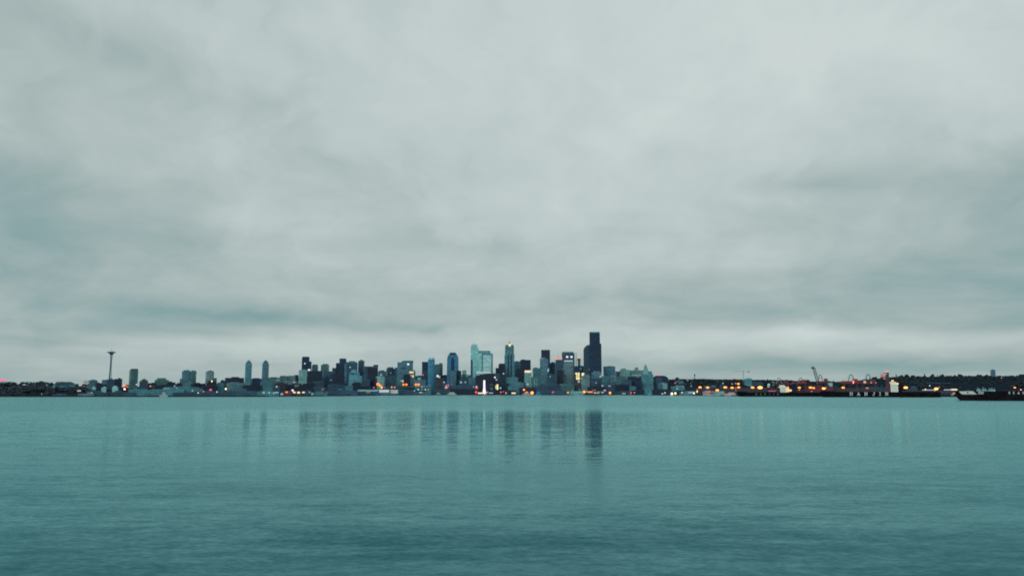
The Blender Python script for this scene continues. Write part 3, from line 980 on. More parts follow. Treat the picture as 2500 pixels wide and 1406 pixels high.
# ------------------------------------------------------------------ downtown, middle group
bld('office_tower', 'tall pale teal glass tower with a rounded right shoulder and a thin spire', 1149, 1168, 841.5, 4000, 'glass',
    [('roof', 1152, 1164.5, 839.5, 842, 'pale', {'d': 16}), ('spire', 1156, 1157.6, 831, 839.8, 'pale', {'taper': 0.3})],
    profile=[(1149, 958), (1168.5, 958), (1168.5, 853), (1166, 846), (1163.5, 842.5), (1160, 841.2), (1152.5, 841.2), (1150.2, 844), (1149, 850)], d=38)
bld('office_tower', 'wide pale glass tower with a bright framed panel and a set-back cap', 1164.5, 1203, 862.5, 3920, 'glass',
    [('cap', 1167, 1197, 856, 863, 'brightteal'), ('bright_panel', 1179.3, 1199, 866, 909, 'lightglass', FR), ('dark_frame', 1175.8, 1178.8, 862.8, 910, 'teal', dict(FR, t=0.8)),
     ('dark_frame', 1199.6, 1202.8, 863.5, 912, 'teal', dict(FR, t=0.8)), ('frame_head', 1179, 1199.4, 863, 865.8, 'bluegrey', dict(FR, t=0.7)), ('lit_base_band', 1163, 1198, 907.2, 910.6, '*lavender', dict(FR, t=0.9))], yaw=0, d=36)
bld('office_block', 'dark narrow block hugging the left edge of the pale glass tower', 1149, 1154.2, 878.5, 3900, 'slate', yaw=0, d=16)
bld('office_block', 'teal block below the narrow dark block left of the big dark block', 1145, 1163, 922, 3830, 'bluegrey')
bld('office_block', 'big dark block with a sloping top behind the white wheel', 1161, 1204, 913, 3780, 'dark',
    profile=[(1161, 958), (1204.5, 958), (1204.5, 911.5), (1190, 911.5), (1178, 913.5), (1161, 917)], d=45)
bld('office_block', 'teal-grey block with two white window spots right of the big dark block', 1200, 1222, 912, 3820, 'slate', [('lit_window', 1207, 1211, 919, 923, '*white', FR), ('lit_window', 1211, 1215, 925, 928.5, '*lavender', FR)])
bld('office_tower', 'dark tower tucked against the left side of the golden-crowned tower', 1217, 1233.5, 889.5, 4000, 'dark', [('upper_floors', 1218.5, 1233, 887, 890, 'dark'), ('side_wing', 1210, 1219, 898, 935, 'dark'), ('lit_window', 1227.5, 1231, 910, 913.5, '*lavender', FR)], yaw=0)
bld('office_block', 'very dark slab below the golden-crowned tower', 1219, 1232.5, 915, 3780, 'dark', yaw=0)
bld('office_tower', 'slender blue-green tower with a lit golden crown and a pointed tip', 1233, 1254.6, 845, 4060, 'teal',
    [('crown', 1234.5, 1253.5, 841, 845.6, 'teal'), ('lit_crown_band', 1236.5, 1252, 838.8, 841.3, '*gold', {'taper': 0.8}), ('tip', 1240, 1247.5, 833.3, 839.3, 'palegreen', {'taper': 0.35}), ('beacon', 1241.8, 1247.2, 840.3, 845.4, '*cream', FR),
     ('lower_body', 1231.6, 1256, 866, 955, 'teal', {'d': 42}), ('dark_stripe', 1239.5, 1242.5, 866, 930, 'navy', dict(FR, t=3.4)), ('dark_stripe', 1246.5, 1249.5, 866, 930, 'navy', dict(FR, t=3.4))], yaw=0, d=38, shape='oct')
bld('office_block', 'blue-slate block between the golden-crowned tower and the black box tower', 1254.5, 1271, 882, 4180, 'bluegrey')
bld('office_tower', 'black flat-topped box tower right of the golden-crowned tower', 1270, 1295.7, 878.3, 4100, 'dark', [('side_wing', 1261, 1283, 901, 945, 'dark', {'dy': -10, 'd': 50})], yaw=0, d=36)
bld('office_block', 'pale green block with a cream-lit roof band in front of the black box tower', 1280.5, 1298, 909, 3860, 'palegreen',
    [('lit_roof_band', 1281, 1296, 904, 909.2, '*cream', {'d': 24}), ('lit_window', 1285, 1291, 936, 939.5, '*palemint', FR)], yaw=0)
bld('office_block', 'teal block between the black box tower and the dark double tower', 1300.5, 1321, 898.3, 4120, 'teal')
bld('office_block', 'green-grey ribbed block in front of the teal block', 1297, 1318, 920, 3780, 'green', [('rib', 1303, 1305, 922, 950, 'palegreen', FR), ('rib', 1309, 1311, 922, 950, 'palegreen', FR)])
bld('office_block', 'blue-teal block below the golden-crowned tower, left of the cream-roofed block', 1236, 1266, 921, 3800, 'teal')
bld('office_block', 'slate low block with small pale spots below the black box tower', 1252, 1284, 934, 3740, 'bluegrey', [('lit_window', 1256, 1258.2, 946, 949, '*lavender', FR)])
bld('office_tower', 'dark tower at the back of the double tower with a pale-edged flat top', 1321.5, 1343, 855.5, 4220, 'dark', [('roof_rim', 1321.5, 1342.8, 853.7, 856, 'slate')], yaw=0)
bld('office_tower', 'blue-grey rounded front tower of the dark double tower', 1318.5, 1339, 876, 4000, 'bluegrey', [('upper_floors', 1319.5, 1333, 872, 876.4, 'bluegrey', {'shape': 'cyl'}), ('lit_window', 1337, 1340.5, 899.5, 903, '*palemint', FR), ('lit_window', 1336.5, 1340, 903.8, 907, '*pale', FR)], yaw=0, shape='oct')
bld('office_block', 'dark slate block behind the double tower, left of the peach-lit tower', 1342, 1358, 886, 4280, 'slate', [('penthouse', 1346, 1355, 883.5, 886.5, 'green')])
bld('office_block', 'slate low block at the right foot of the double tower', 1336, 1360, 913, 3860, 'slate', [('lit_window', 1340, 1344, 917, 921, 'pale', FR)])  # this window is plain pale facade tone
bld('office_tower', 'dark tower with two peach-lit bars on its roof', 1356.5, 1374, 878, 4150, 'slate', [('lit_roof_bar', 1355, 1372.5, 869.3, 871.3, '*peach', {'d': 3}), ('lit_roof_bar', 1356, 1372.8, 873, 876.6, '*peach', {'d': 3}), ('sign_frame', 1363, 1365, 868.5, 878.5, 'dark', {'d': 2})], yaw=0)
bld('office_block', 'dark block below the peach-lit tower', 1358, 1376, 905, 3900, 'dark')
bld('office_tower', 'grey slab tower with two white lit windows high on its front', 1372, 1403, 861.5, 4230, 'slate', [('roof_rim', 1373, 1400, 858.5, 862, 'grey'), ('lit_window', 1382.5, 1387.5, 868.8, 873.2, '*white', FR), ('lit_window', 1393, 1398, 868.8, 873.2, '*white', FR)], yaw=0, d=34)
bld('office_tower', 'pale grey-green tower with a white cap in front of the grey slab tower', 1375.5, 1401, 884.5, 3950, 'grey', [('upper_floors', 1376.5, 1400, 881.8, 885, 'grey'), ('lit_cap', 1378, 1398.5, 879.3, 882, '*pale', {'d': 18})], yaw=0, shape='oct')
bld('office_tower', 'thin green-grey tower with a pale top left of the tallest black tower', 1411, 1417.5, 878.5, 4320, 'green', [('crown', 1409.8, 1418, 875.5, 879, 'dark'), ('lit_top', 1409.5, 1418, 871.8, 874.5, '*salmon', {'d': 8, 'taper': 0.8}), ('neck', 1411.5, 1416.5, 874, 876, 'green')], yaw=0)
bld('radio_mast', 'faint thin mast with a red light left of the tallest black tower', 1406.2, 1408, 858.5, 4300, 'pale', [('beacon', 1405.2, 1409, 855.8, 859, '*salmon', {'d': 4})], cat='mast', body='pole', d=3, yaw=0)
bld('office_block', 'navy low block between the pale grey-green tower and the tallest black tower', 1402, 1427, 893.5, 4150, 'navy', [('penthouse', 1419, 1425, 897, 903, 'teal', {'dy': -20})])
wins = [(1405, 1409.5, 909.8, 913.6), (1410.5, 1415.2, 909.8, 913.6), (1407, 1410.2, 914.6, 917.2), (1411, 1415.3, 914.6, 917.2), (1406.5, 1410, 918.4, 921.2), (1411, 1414.8, 918.2, 921), (1406.8, 1410.4, 922, 926.4), (1411, 1415.3, 922, 926.4), (1410.5, 1415.2, 928.5, 933.8)]
bld('office_block', 'brown block with a column of yellow-lit windows left of the tallest black tower', 1401, 1419, 906, 3900, 'brown', [('lit_window', a, b_, c_, d_, '*yellow' if d_ < 927 else '*palemint', FR) for a, b_, c_, d_ in wins], yaw=0)
bld('office_block', 'grey block with one big cream lamp-lit window below the tallest black tower', 1418, 1444, 917, 3840, 'grey', [('lit_window', 1418.5, 1425.5, 910, 916.4, '*yellow', {'d': 4}), ('upper_floors', 1426, 1440, 913.5, 917.3, 'grey')])
t = bld('office_tower', 'tallest black tower with stepped shoulders and curved left flank', 1439.5, 1465, 811.5, 4110, 'navy',
        [('roof_rim', 1440, 1464.6, 809.3, 812, 'pale', {'d': 34}), ('right_shoulder', 1460, 1468.5, 839.8, 955, 'navy', {'d': 30}), ('shoulder_rim', 1462.5, 1468, 838.2, 840.4, 'teal', {'d': 28})],
        profile=[(1439, 958), (1466, 958), (1465.2, 811.5), (1440, 811.5)], d=42)
lx_ = lambda px: (px - 1452.25) * 4110 / F
lz_ = lambda py: at(1452.25, py, 4110).z - t.location.z
part('left_shoulder', prism([(lx_(a), lz_(b_)) for a, b_ in [(1424.5, 958), (1440.6, 958), (1440.6, 841), (1436, 841.5), (1431, 844), (1427, 848.5), (1425, 853)]], -14, 20), 'inkblue', t)
bld('office_block', 'blue-grey stepped block in front of the tallest black tower', 1444, 1469, 909, 3860, 'bluegrey', [('upper_floors', 1447, 1465.5, 905.5, 909.4, 'bluegrey'), ('lit_window', 1464, 1468, 916.5, 921.5, '*palemint', FR)], yaw=4)
bld('office_block', 'big square slate block low in front of the tallest black tower', 1438, 1468, 924, 3760, 'slate', [('lit_window', 1451, 1454, 933, 935, '*lavender', FR)])

# ------------------------------------------------------------------ downtown, right group
bld('office_block', 'blue box building with ribbed floors right of the tallest black tower', 1473, 1502.3, 894, 4200, 'bluegrey', [('floor_band', 1474, 1501.5, 901, 903, 'blue', FR), ('floor_band', 1474, 1501.5, 908, 910, 'blue', FR)], yaw=2)
bld('office_block', 'teal block in front of the blue box building, left half', 1467, 1487, 919, 3830, 'teal')
bld('office_block', 'teal block in front of the blue box building, right half', 1486, 1502, 918, 3850, 'bluegrey')
bld('office_block', 'dark block between two pale pillars right of the blue box building', 1503, 1517, 906.5, 4260, 'slate', [('pillar', 1503.5, 1507, 906, 918, 'grey', FR), ('pillar', 1513, 1516.5, 906, 918, 'grey', FR)], yaw=0)
bld('hospital', 'wide pale green hospital building on the hill, left wing', 1513, 1538, 902.5, 4500, 'palegreen', [('upper_floors', 1517, 1529, 899.5, 903, 'green')], yaw=0)
bld('hospital', 'wide pale hospital building on the hill with a central tower block', 1537, 1573, 903.5, 4520, 'grey', [('central_tower', 1550, 1559, 896.8, 904, 'grey'), ('dark_window_band', 1538, 1566, 918, 920.5, 'slate', FR), ('lit_floor', 1539, 1568, 914.5, 917, 'pale', FR)], yaw=0)  # one floor is a band of plain pale facade tone
bld('office_tower', 'pale narrow tower with a pointed pyramid roof at the right end of downtown', 1571, 1582.5, 900, 3920, 'palegreen',
    [('upper_tower', 1572.5, 1581, 896.5, 900.6, 'palegreen'), ('pyramid_roof', 1572.5, 1581, 888.8, 897, 'teal', {'taper': 0.08}), ('side_wing', 1566, 1595, 914, 952, 'teal', {'d': 24, 'dy': -4}), ('right_wing', 1580, 1592, 906, 952, 'teal'),
     ('lit_window', 1572, 1576, 918, 921.5, '*cream', dict(FR, t=3)), ('lit_window', 1579, 1583.5, 918, 921.3, '*palemint', dict(FR, t=3))], yaw=0)
bld('office_block', 'long dark-roofed block in front of the hospital', 1533, 1570, 921, 4020, 'dark', [('roof', 1532, 1570, 918.6, 921.4, 'slate')], yaw=0)
bld('office_block', 'navy block in front of the pointed pyramid-roofed tower', 1540, 1568, 928, 3860, 'navy')
bld('office_block', 'teal-grey block below the left wing of the hospital', 1504, 1530, 919, 4050, 'green')
bld('office_block', 'slate block left of the navy block, below the hospital', 1518, 1542, 927, 3820, 'slate')
bld('office_block', 'dark low block above the red quay lamp', 1500, 1536, 939, 3700, 'dark')
bld('arena', 'navy block with an arched roof and a pink rooftop sign', 1596, 1632, 917, 4000, 'navy',
    [('rooftop_sign', 1602, 1611, 914.3, 917, '*pink', {'d': 4}), ('front_wall', 1601, 1616, 921, 948, 'slate', FR)],
    profile=[(1596, 958), (1632, 958), (1632, 924), (1628, 919.5), (1622, 916.8), (1601, 916.8), (1598, 919), (1596, 921)], d=60)
bld('office_block', 'pale teal two-tone block in front of the arched navy block', 1607, 1629.5, 935, 3560, 'bluegrey', [('pale_bay', 1618, 1629, 936, 949, 'palegreen', FR)], yaw=0)
bld('warehouse', 'teal low warehouse right of the red quay lamp', 1573, 1592, 946, 3420, 'teal', d=20)
bld('warehouse', 'pale green low roof above the red quay lamp', 1536, 1553, 943, 3640, 'teal', d=20)
bld('warehouse', 'dark long warehouse along the quay below the arched navy block', 1592, 1640, 951, 3240, 'dark', d=24, yaw=0)
bld('pier_shed', 'long thin teal shed at the water edge below the pointed tower', 1582, 1600, 959.6, 3330, 'brightteal', d=10, yaw=0)
# ------------------------------------------------------------------ waterfront, middle
low = [
    ('pier_shed', 'white awning pier building, pale left part', 874, 922, 951.4, 2880, 'slate', [('awning', 874, 922, 951, 955.2, 'pale', FR)]),
    ('pier_shed', 'white awning pier building, bright white middle part', 922, 950, 951.4, 3080, 'bluegrey', [('awning', 926, 949.5, 951, 957.5, '*pale', FR)]),  # awning cloth glows, its brightness put in as emission
    ('pier_shed', 'cream awning pier building at the right end of the white awnings', 950, 974, 951.4, 3220, 'bluegrey', [('awning', 953.5, 971, 951, 959.8, 'cream', FR)]),
    ('pier_shed', 'dark slate pier shed right of the cream awning', 973, 1012, 951, 3380, 'slate', []),
    ('pavilion', 'green-grey pier pavilion with a row of white lamps along its eaves', 1013, 1052, 943.5, 3480, 'green', [('roof', 1011, 1054, 941, 944, 'grey', {'taper': 0.8}), ('dark_arcade', 1012, 1040, 953, 956, 'dark', FR), ('lit_window', 1024, 1031, 956.5, 959, '*lavender', FR)]),
    ('warehouse', 'long low slate warehouse behind the orange lamp pair', 930, 985, 944, 3420, 'slate', []),
    ('warehouse', 'dark low warehouse under the orange lamp pair', 974, 1030, 945, 3560, 'dark', [('pale_eave', 980, 1012, 943.6, 945.2, 'grey', {'d': 20})]),
    ('warehouse', 'dark low row building left of the magenta lamp', 862, 908, 943.5, 3000, 'dark', []),
    ('warehouse', 'dark block with an arched roof below the bright teal block', 859, 882, 935, 3300, 'dark', [('roof', 862, 880, 932.3, 935.4, 'dark', {'taper': 0.7})]),
    ('warehouse', 'teal low block left of the arched dark block', 838, 862, 941, 3100, 'teal', []),
    ('warehouse', 'slate low block below the dark block of the notched tower', 800, 842, 938, 3000, 'slate', []),
    ('warehouse', 'dark slate block with a pale roof edge below the broad dark block', 752, 790, 933, 3060, 'slate', [('roof_edge', 764, 788, 931.2, 933.4, 'bluegrey', {'d': 10})]),
    ('warehouse', 'dark low block left of the pale-edged slate block', 740, 768, 936, 2950, 'dark', []),
    ('warehouse', 'green-black low block above the pier restaurant, right side', 722, 762, 944, 2600, 'dark', []),
    ('warehouse', 'slate low block with a red-brown right end above the grey-green pier shed', 764, 796, 944, 2640, 'slate', [('end_bay', 785, 796.5, 945.5, 957, 'brown', FR)]),
    ('apartment_block', 'dark grey rounded hillside block right of the pier pavilion', 1062, 1090, 934, 3700, 'brown', []),
    ('apartment_block', 'dark slate hillside block with a pinkish lit corner', 1080, 1100, 934.5, 3690, 'slate', [('lit_window', 1092.5, 1096, 936.5, 945, '*magenta', dict(FR, t=0.4)), ('lit_window', 1088, 1091, 940, 943.5, '*lavender', FR), ('lit_window', 1086.5, 1092, 944, 948, '*salmon', dict(FR, t=0.3)), ('lit_window', 1082, 1086, 931.3, 933.6, '*pale', {'d': 4})]),
    ('apartment_block', 'pale green slim block right of the pinkish lit corner', 1096, 1105, 938, 3720, 'palegreen', []),
    ('office_block', 'long dark block left of the white wheel, behind the red lamps', 1105, 1168, 940.5, 3700, 'slate', []),
    ('pier_shed', 'dark pier shed below the dark grey rounded block', 1048, 1098, 950, 3660, 'slate', []),
    ('pier_shed', 'dark pier shed left of the white wheel', 1094, 1166, 950, 3668, 'dark', []),
    ('office_block', 'dark block behind the white wheel, lower right', 1184, 1216, 939, 3720, 'dark', [('pale_panel', 1197, 1203, 945, 952, 'teal', FR)]),
    ('office_block', 'dark block right of the yellow-lit sign tower', 1218, 1244, 936, 3730, 'dark', []),
    ('office_block', 'teal-slate low block left of the small orange lamp', 1240, 1274, 942, 3700, 'teal', []),
    ('office_block', 'dark low block behind the small orange lamp', 1268, 1306, 946, 3690, 'dark', [('lit_window', 1288, 1295, 941.5, 945.5, 'grey', {'d': 6})]),  # this window is a plain grey box on the roof
    ('office_block', 'slate block below the dark double tower', 1304, 1338, 944, 3710, 'slate', []),
    ('office_block', 'slate block below the peach-lit tower', 1330, 1366, 937, 3740, 'slate', []),
    ('office_block', 'grey-green block behind the ferry', 1364, 1402, 938, 3760, 'green', []),
    ('office_block', 'dark olive block behind the ferry, right side', 1400, 1422, 936, 3780, 'brown', []),
    ('office_block', 'grey block with a pale patch right of the ferry', 1420, 1440, 926, 3770, 'grey', []),
    ('office_block', 'dark low block on the quay right of the ferry', 1434, 1478, 944, 3690, 'dark', []),
    ('office_block', 'dark slate block with two pale spots above the orange quay lamp', 1468, 1504, 934, 3720, 'slate', [('lit_window', 1469, 1473, 940, 943, '*lavender', FR), ('lit_window', 1485.5, 1490.5, 941, 943, '*lavender', FR)]),
    ('pier_shed', 'dark pier shed right of the yellow-lit sign tower', 1214, 1262, 953, 3660, 'dark', []),
    ('pier_shed', 'dark pier shed left of the ferry', 1310, 1388, 953.5, 3650, 'slate', []),
    ('pier_shed', 'slate pier shed right of the orange quay lamp', 1494, 1540, 955, 3640, 'slate', [('lit_front', 1519, 1527, 959.2, 961.4, '*palemint', FR)]),
    ('pier_shed', 'dark pier shed between the ferry and the orange quay lamp', 1428, 1494, 954.5, 3640, 'brown', [('lit_window', 1436, 1447, 955, 958.2, '*salmon', dict(FR, t=0.3)), ('lit_window', 1450, 1455, 957, 960, '*salmon', dict(FR, t=0.3)), ('lit_window', 1456, 1463, 957.5, 959.8, '*palemint', FR), ('lit_window', 1468.5, 1473.5, 956, 959, '*lavender', FR), ('lit_window', 1474, 1479, 951, 954, '*lavender', {'d': 4})]),
    ('pier_shed', 'dark pier shed below the hospital, right of the red quay lamp', 1540, 1596, 953, 3480, 'dark', []),
]
for nm, lab, a, b_, yt, D, st, ps in low:
    bld(nm, lab, a, b_, yt, D, st, ps, d=18 if nm == 'pier_shed' else 26, yaw=0)

bld('sign_tower', 'narrow building with tall yellow-lit windows right of the white wheel', 1208, 1218.5, 934, 3690, 'dark',
    [('lit_window', 1212.4, 1216.4, 937.8, 951, '*yellow', FR), ('lit_window', 1209.6, 1211.6, 940, 949, '*gold', dict(FR, t=0.4)), ('lit_window', 1220, 1223.5, 945, 948.5, '*cyan', {'d': 2})], d=12, yaw=0)
bld('pier_building', 'cream-lit low pier building at the foot of the white wheel', 1165, 1181, 957.3, 3656, 'brown', [('lit_front', 1167, 1180, 957.8, 961, '*cream', dict(FR, t=0.6))], d=12, yaw=0, cap=False)
bld('pier_building', 'thin lavender-lit pier edge building right of the white wheel', 1193, 1205, 957.5, 3656, 'slate', [('lit_front', 1194, 1203.5, 957.8, 959.8, '*lavender', dict(FR, t=0.6))], d=12, yaw=0, cap=False)
bld('pier_building', 'low pier building with a cream-lit front left of the small orange lamp', 1246, 1262, 957, 3652, 'brown', [('lit_front', 1249, 1259, 957.6, 961, '*cream', FR)], d=12, yaw=0, cap=False)

# observation wheel, seen edge-on
DW = 3672.0
pw_ = at(1182.3, 945, DW)
s = DW / F
zg = 3.0
zt_ = at(1182.3, 928.2, DW).z
Rw = (zt_ - zg - 3.0) / 2
wh = root('ferris_ride', 'white lit observation wheel seen edge-on at the end of its pier', 'ferris wheel', (pw_.x, DW, zg))
for sx in (-2.6, 2.6):  # rims and gondolas built oversize, the wheel's glare put into their shape
    segs = []
    for k in range(40):
        a0, a1 = math.tau * k / 40, math.tau * (k + 1) / 40
        segs.append(bar((sx, Rw * math.cos(a0), Rw + 3 + Rw * math.sin(a0)), (sx, Rw * math.cos(a1), Rw + 3 + Rw * math.sin(a1)), 0.95))
    part('rim', joined(*segs), '*wheel', wh)
part('spokes', joined(*[bar((1.1 * (1 if k % 2 else -1), 0, Rw + 3), (2.6 * (1 if k % 2 else -1), (Rw - .3) * math.cos(math.tau * k / 42), Rw + 3 + (Rw - .3) * math.sin(math.tau * k / 42)), 0.3) for k in range(42)]), '*wheel', wh)
hub = part('hub', lathe([(1.4, -2.6), (1.4, 2.6)], 12), '*wheel', wh)
hub.rotation_euler = (0, math.pi / 2, 0)
hub.location = (0, 0, Rw + 3)
for sx in (-1, 1):
    for sy in (-1, 1):
        part('support_leg', bar((sx * 9.2, sy * 13, -1), (sx * 2.4, 0, Rw + 3), 0.9), '*wheel', wh)
for k in range(42):
    a = math.tau * (k + .5) / 42
    gd = part('gondola', lathe([(1.4, -2.8), (2.7, -2.3), (3.0, -1), (2.4, 0.1), (0.6, 0.6)], 8), '*wheel', wh)
    gd.location = (0, (Rw + 0.4) * math.cos(a), Rw + 3 + (Rw + 0.4) * math.sin(a))

# ------------------------------------------------------------------ boats
def hull(L, B, z0, z1, bow=0.22, stern=0.04, rake=0.06, left=True, n=14):
    """a boat hull; bow towards -x when left"""
    ring = []
    for k in range(n + 1):
        t = k / n
        w = B / 2 * (1 - (1 - min(1, t / bow)) ** 2.2) ** 0.6 if t < bow else B / 2
        if t > 1 - stern:
            w = B / 2 * (0.86 + 0.14 * (1 - t) / stern)
        ring.append((t, max(w, 0.05)))
    V, Fc = [], []
    for lvl, (z, ins, rk) in enumerate(((z0, 0.86, rake), (z1, 1.0, 0.0))):
        for t, w in ring:
            x = (t - 0.5) * L
            x = x + rk * L * (1 - t) ** 3
            if not left: x = -x
            V.append((x, -w * ins, z))
            V.append((x, w * ins, z))
    m = 2 * (n + 1)
    for k in range(n):
        Fc += [(2 * k, 2 * k + 2, m + 2 * k + 2, m + 2 * k), (2 * k + 1, m + 2 * k + 1, m + 2 * k + 3, 2 * k + 3), (m + 2 * k, m + 2 * k + 2, m + 2 * k + 3, m + 2 * k + 1)]
    Fc += [(0, m, m + 1, 1), (m - 2, m - 1, 2 * m - 1, 2 * m - 2)]
    return V, Fc


hull_black = simple_mat("black_hull_paint", (0.016, 0.015, 0.020), 0.85, 0, 0.5, 0.08)
hull_low = simple_mat("dull_red_antifouling", (0.03, 0.012, 0.014), 0.6, 0, 0.4, 0.08)
boat_white = simple_mat("white_boat_paint", (0.55, 0.62, 0.62), 0.4, 0, 0.2, 0.2)
letter_white = simple_mat("letter_paint", (0.72, 0.78, 0.78), 0.5, 0, 0.3, 0.5)
letter_dim = simple_mat("weathered_letter_paint", (0.16, 0.24, 0.26), 0.5, 0, 0.3, 0.5)  # duller tone for the farther ship's letters
deck_steel = simple_mat("deck_steel", (0.05, 0.055, 0.065), 0.6, 0.2, 0.4, 0.2)


def small_boat(label, x0, x1, yt, yb, D, style, cab=(0.35, 0.7), name='motor_boat', emit=None):
    W = (x1 - x0) * D / F
    c = at((x0 + x1) / 2, 957, D)
    h = at(c.x, yt, D).z if False else at((x0 + x1) / 2, yt, D).z
    r = root(name, label, 'boat', (c.x, D, 0), -math.atan2(c.x, D))
    fb = max(1.2, h * 0.45)
    part('hull', hull(W, W * 0.3, -0.4, fb), style, r)
    part('cabin', column([(W * (cab[0] - .5), -W * .1), (W * (cab[1] - .5), -W * .1), (W * (cab[1] - .5), W * .1), (W * (cab[0] - .5), W * .1)], fb - .2, h, 0.85), emit or style, r)
    part('mast', bar((0, 0, h - .3), (0, 0, h + 2.5), 0.12), steel, r)
    return r


small_boat('white boat moored in front of the long teal pier shed', 390, 409, 957.5, 966.5, 2105, boat_white)
small_boat('pale low boat at the quay below the dark grey rounded block', 1063, 1076, 957.6, 962, 3610, boat_white)
small_boat('pale long boat at the quay left of the white wheel', 1091, 1114, 957.3, 962, 3612, boat_white, (0.2, 0.85))
small_boat('grey sail-covered boat under the orange lamps left of the dark double tower', 1274, 1297, 957.5, 963, 3590, 'pinkgrey', (0.2, 0.8))
small_boat('blue-hulled boat right of the yellow lamp', 1307, 1321, 956.5, 963, 3590, 'blue', (0.2, 0.8))
small_boat('white boat at the quay left of the big black barge', 2317, 2331, 961.5, 968.8, 2250, boat_white)
small_boat('small white boat below the red quay lamp', 1543, 1551, 960.3, 964, 3500, boat_white)
small_boat('thin white boat at the quay left of the port sheds', 1635, 1643, 959.5, 963, 3080, boat_white)

# ferry at the pier
DF = 3590.0
W = (1424 - 1390) * DF / F
c = at(1407, 957, DF)
fe = root('ferry_boat', 'pale green-white ferry lying at the pier between two orange lamps', 'ferry', (c.x, DF, 0))
zl = lambda py, D: at(1407, py, D).z
part('hull', hull(W, 16, -0.5, zl(960.3, DF), 0.12, 0.1, 0.03), 'palegreen', fe)
part('car_deck', column(plan_of('box', W * 0.93, 13), zl(960.4, DF), zl(957.6, DF)), 'palegreen', fe)
part('cabin_deck', column(plan_of('box', W * 0.86, 11, 1), zl(957.7, DF), zl(954.8, DF)), 'palegreen', fe)
part('wheelhouse', column(plan_of('box', 6, 6, -W * .28), zl(954.9, DF), zl(951.5, DF), 0.9), 'grey', fe)
part('funnel', column(plan_of('box', 5, 4, W * .24), zl(954.9, DF), zl(947.8, DF), 0.9), 'grey', fe)
part('mast', bar((-W * .24, 0, zl(952, DF)), (-W * .24, 0, zl(945.5, DF)), 0.5), 'grey', fe)

# ------------------------------------------------------------------ container ships and barge
def ship(label, x0, x1, ytop, ywl, house, lets, D, left_rake, mat_letters, lh, emit_house, extra):
    W = (x1 - x0) * D / F
    xm = (x0 + x1) / 2
    c = at(xm, 957, D)
    sd = Side(xm, D, math.atan2(c.x, D))
    r = root('container_ship', label, 'ship', (c.x + 16 * sd.s, D + 16 * sd.c, 0), -sd.th)
    X = sd.u
    W = X(x1) - X(x0)
    Z = lambda py: sd.z(xm, py)
    zt = Z(ytop)
    part('hull', hull(W, 32, -1.0, zt, 0.13, 0.03, left_rake), hull_black, r)
    part('bow_deck', column([(-W * .49, -3), (-W * .40, -11), (-W * .38, -11), (-W * .38, 11), (-W * .40, 11), (-W * .49, 3)], zt - .3, zt + 2.6), hull_black, r)
    for k in range(7):
        if abs((-0.33 + k * 0.105) * W - (X(house[0]) + X(house[1])) / 2) < 0.055 * W:
            continue
        part('hatch_cover', box((-0.33 + k * 0.105) * W, (-0.33 + k * 0.105 + .09) * W, -13, 13, zt - .2, zt + 2.0 + (k % 3) * .5), deck_steel, r)
    hs = column([(X(house[0]), -13), (X(house[1]), -13), (X(house[1]), 9), (X(house[0]), 9)], zt - .3, Z(house[2]))
    dh = part('deckhouse', hs, emit_house, r)
    wv = []
    zz = zt + 2
    while zz < Z(house[2]) - 2:
        wv.append(box(X(house[0]) + 1.2, X(house[1]) - 1.2, -13.15, -12.8, zz, zz + 0.9))
        zz += 2.9
    part('window_rows', joined(*wv), 'slate', dh)
    part('bridge', column([(X(house[0]) - 2, -15), (X(house[1]) - 4, -15), (X(house[1]) - 4, 15), (X(house[0]) - 2, 15)], Z(house[2]) - .3, Z(house[2]) + 2.8), emit_house, r)
    part('funnel', column(plan_of('box', 7, 7, X(house[1]) + 7), zt, Z(house[2]) + 0.5, 0.85), hull_black, r)
    part('radar_mast', bar(((X(house[0]) + X(house[1])) / 2, 0, Z(house[2]) + 2), ((X(house[0]) + X(house[1])) / 2, 0, Z(house[2]) + 9), 0.4), deck_steel, r)
    part('foremast', bar((-W * .44, 0, zt + 2), (-W * .44, 0, zt + 10), 0.35), deck_steel, r)
    part('ship_lettering', letters([(ch, X(px), Z(lh[1]), Z(lh[0]) - Z(lh[1])) for ch, px in lets], -16.0, 0.24), mat_letters, r)
    for e in extra:
        ex = box(X(e[1]), X(e[2]), e[5][0], e[5][1], Z(e[4]), Z(e[3]))
        part(e[0], ex, e[6], r)
    return r


ship_glow = simple_mat("deckhouse_white", (0.62, 0.68, 0.58), 0.5, 0, 0.2, 0.3, emit=(0.72, 0.80, 0.66), strength=0.42)  # white paint with an added glow that brightens the walls
ship('long black container ship with small dim letters and a cream-lit deckhouse', 1795, 2012, 957.6, 967.6, (1905, 1920, 942.5), list(zip('HANJIN', (1846.5, 1857.5, 1868, 1878.5, 1889, 1899.5))), 2260, 0.03, letter_dim, (960.2, 963.8), ship_glow,
     [('lit_cargo_gear', 1919.5, 1927, 946, 956.8, (-12, 8), '*gold'), ('lit_cargo_gear', 1926, 1933, 950.5, 955, (-11, 4), '*cream'), ('bridge_wing', 1901, 1906, 944, 946.2, (-14, 14), ship_glow)])
ship('long black container ship with large white letters and a white gridded deckhouse', 1996, 2292, 956.4, 969.3, (2175.5, 2193, 935), list(zip('HANJIN', (2078.5, 2096.5, 2114.5, 2133, 2148, 2165))), 1990, 0.03, letter_white, (957.6, 964.6), ship_glow,
     [('deck_gear', 2215, 2240, 950, 956.8, (-8, 8), 'slate'), ('upper_bridge', 2176, 2190, 932.8, 935.2, (-9, 9), ship_glow)])

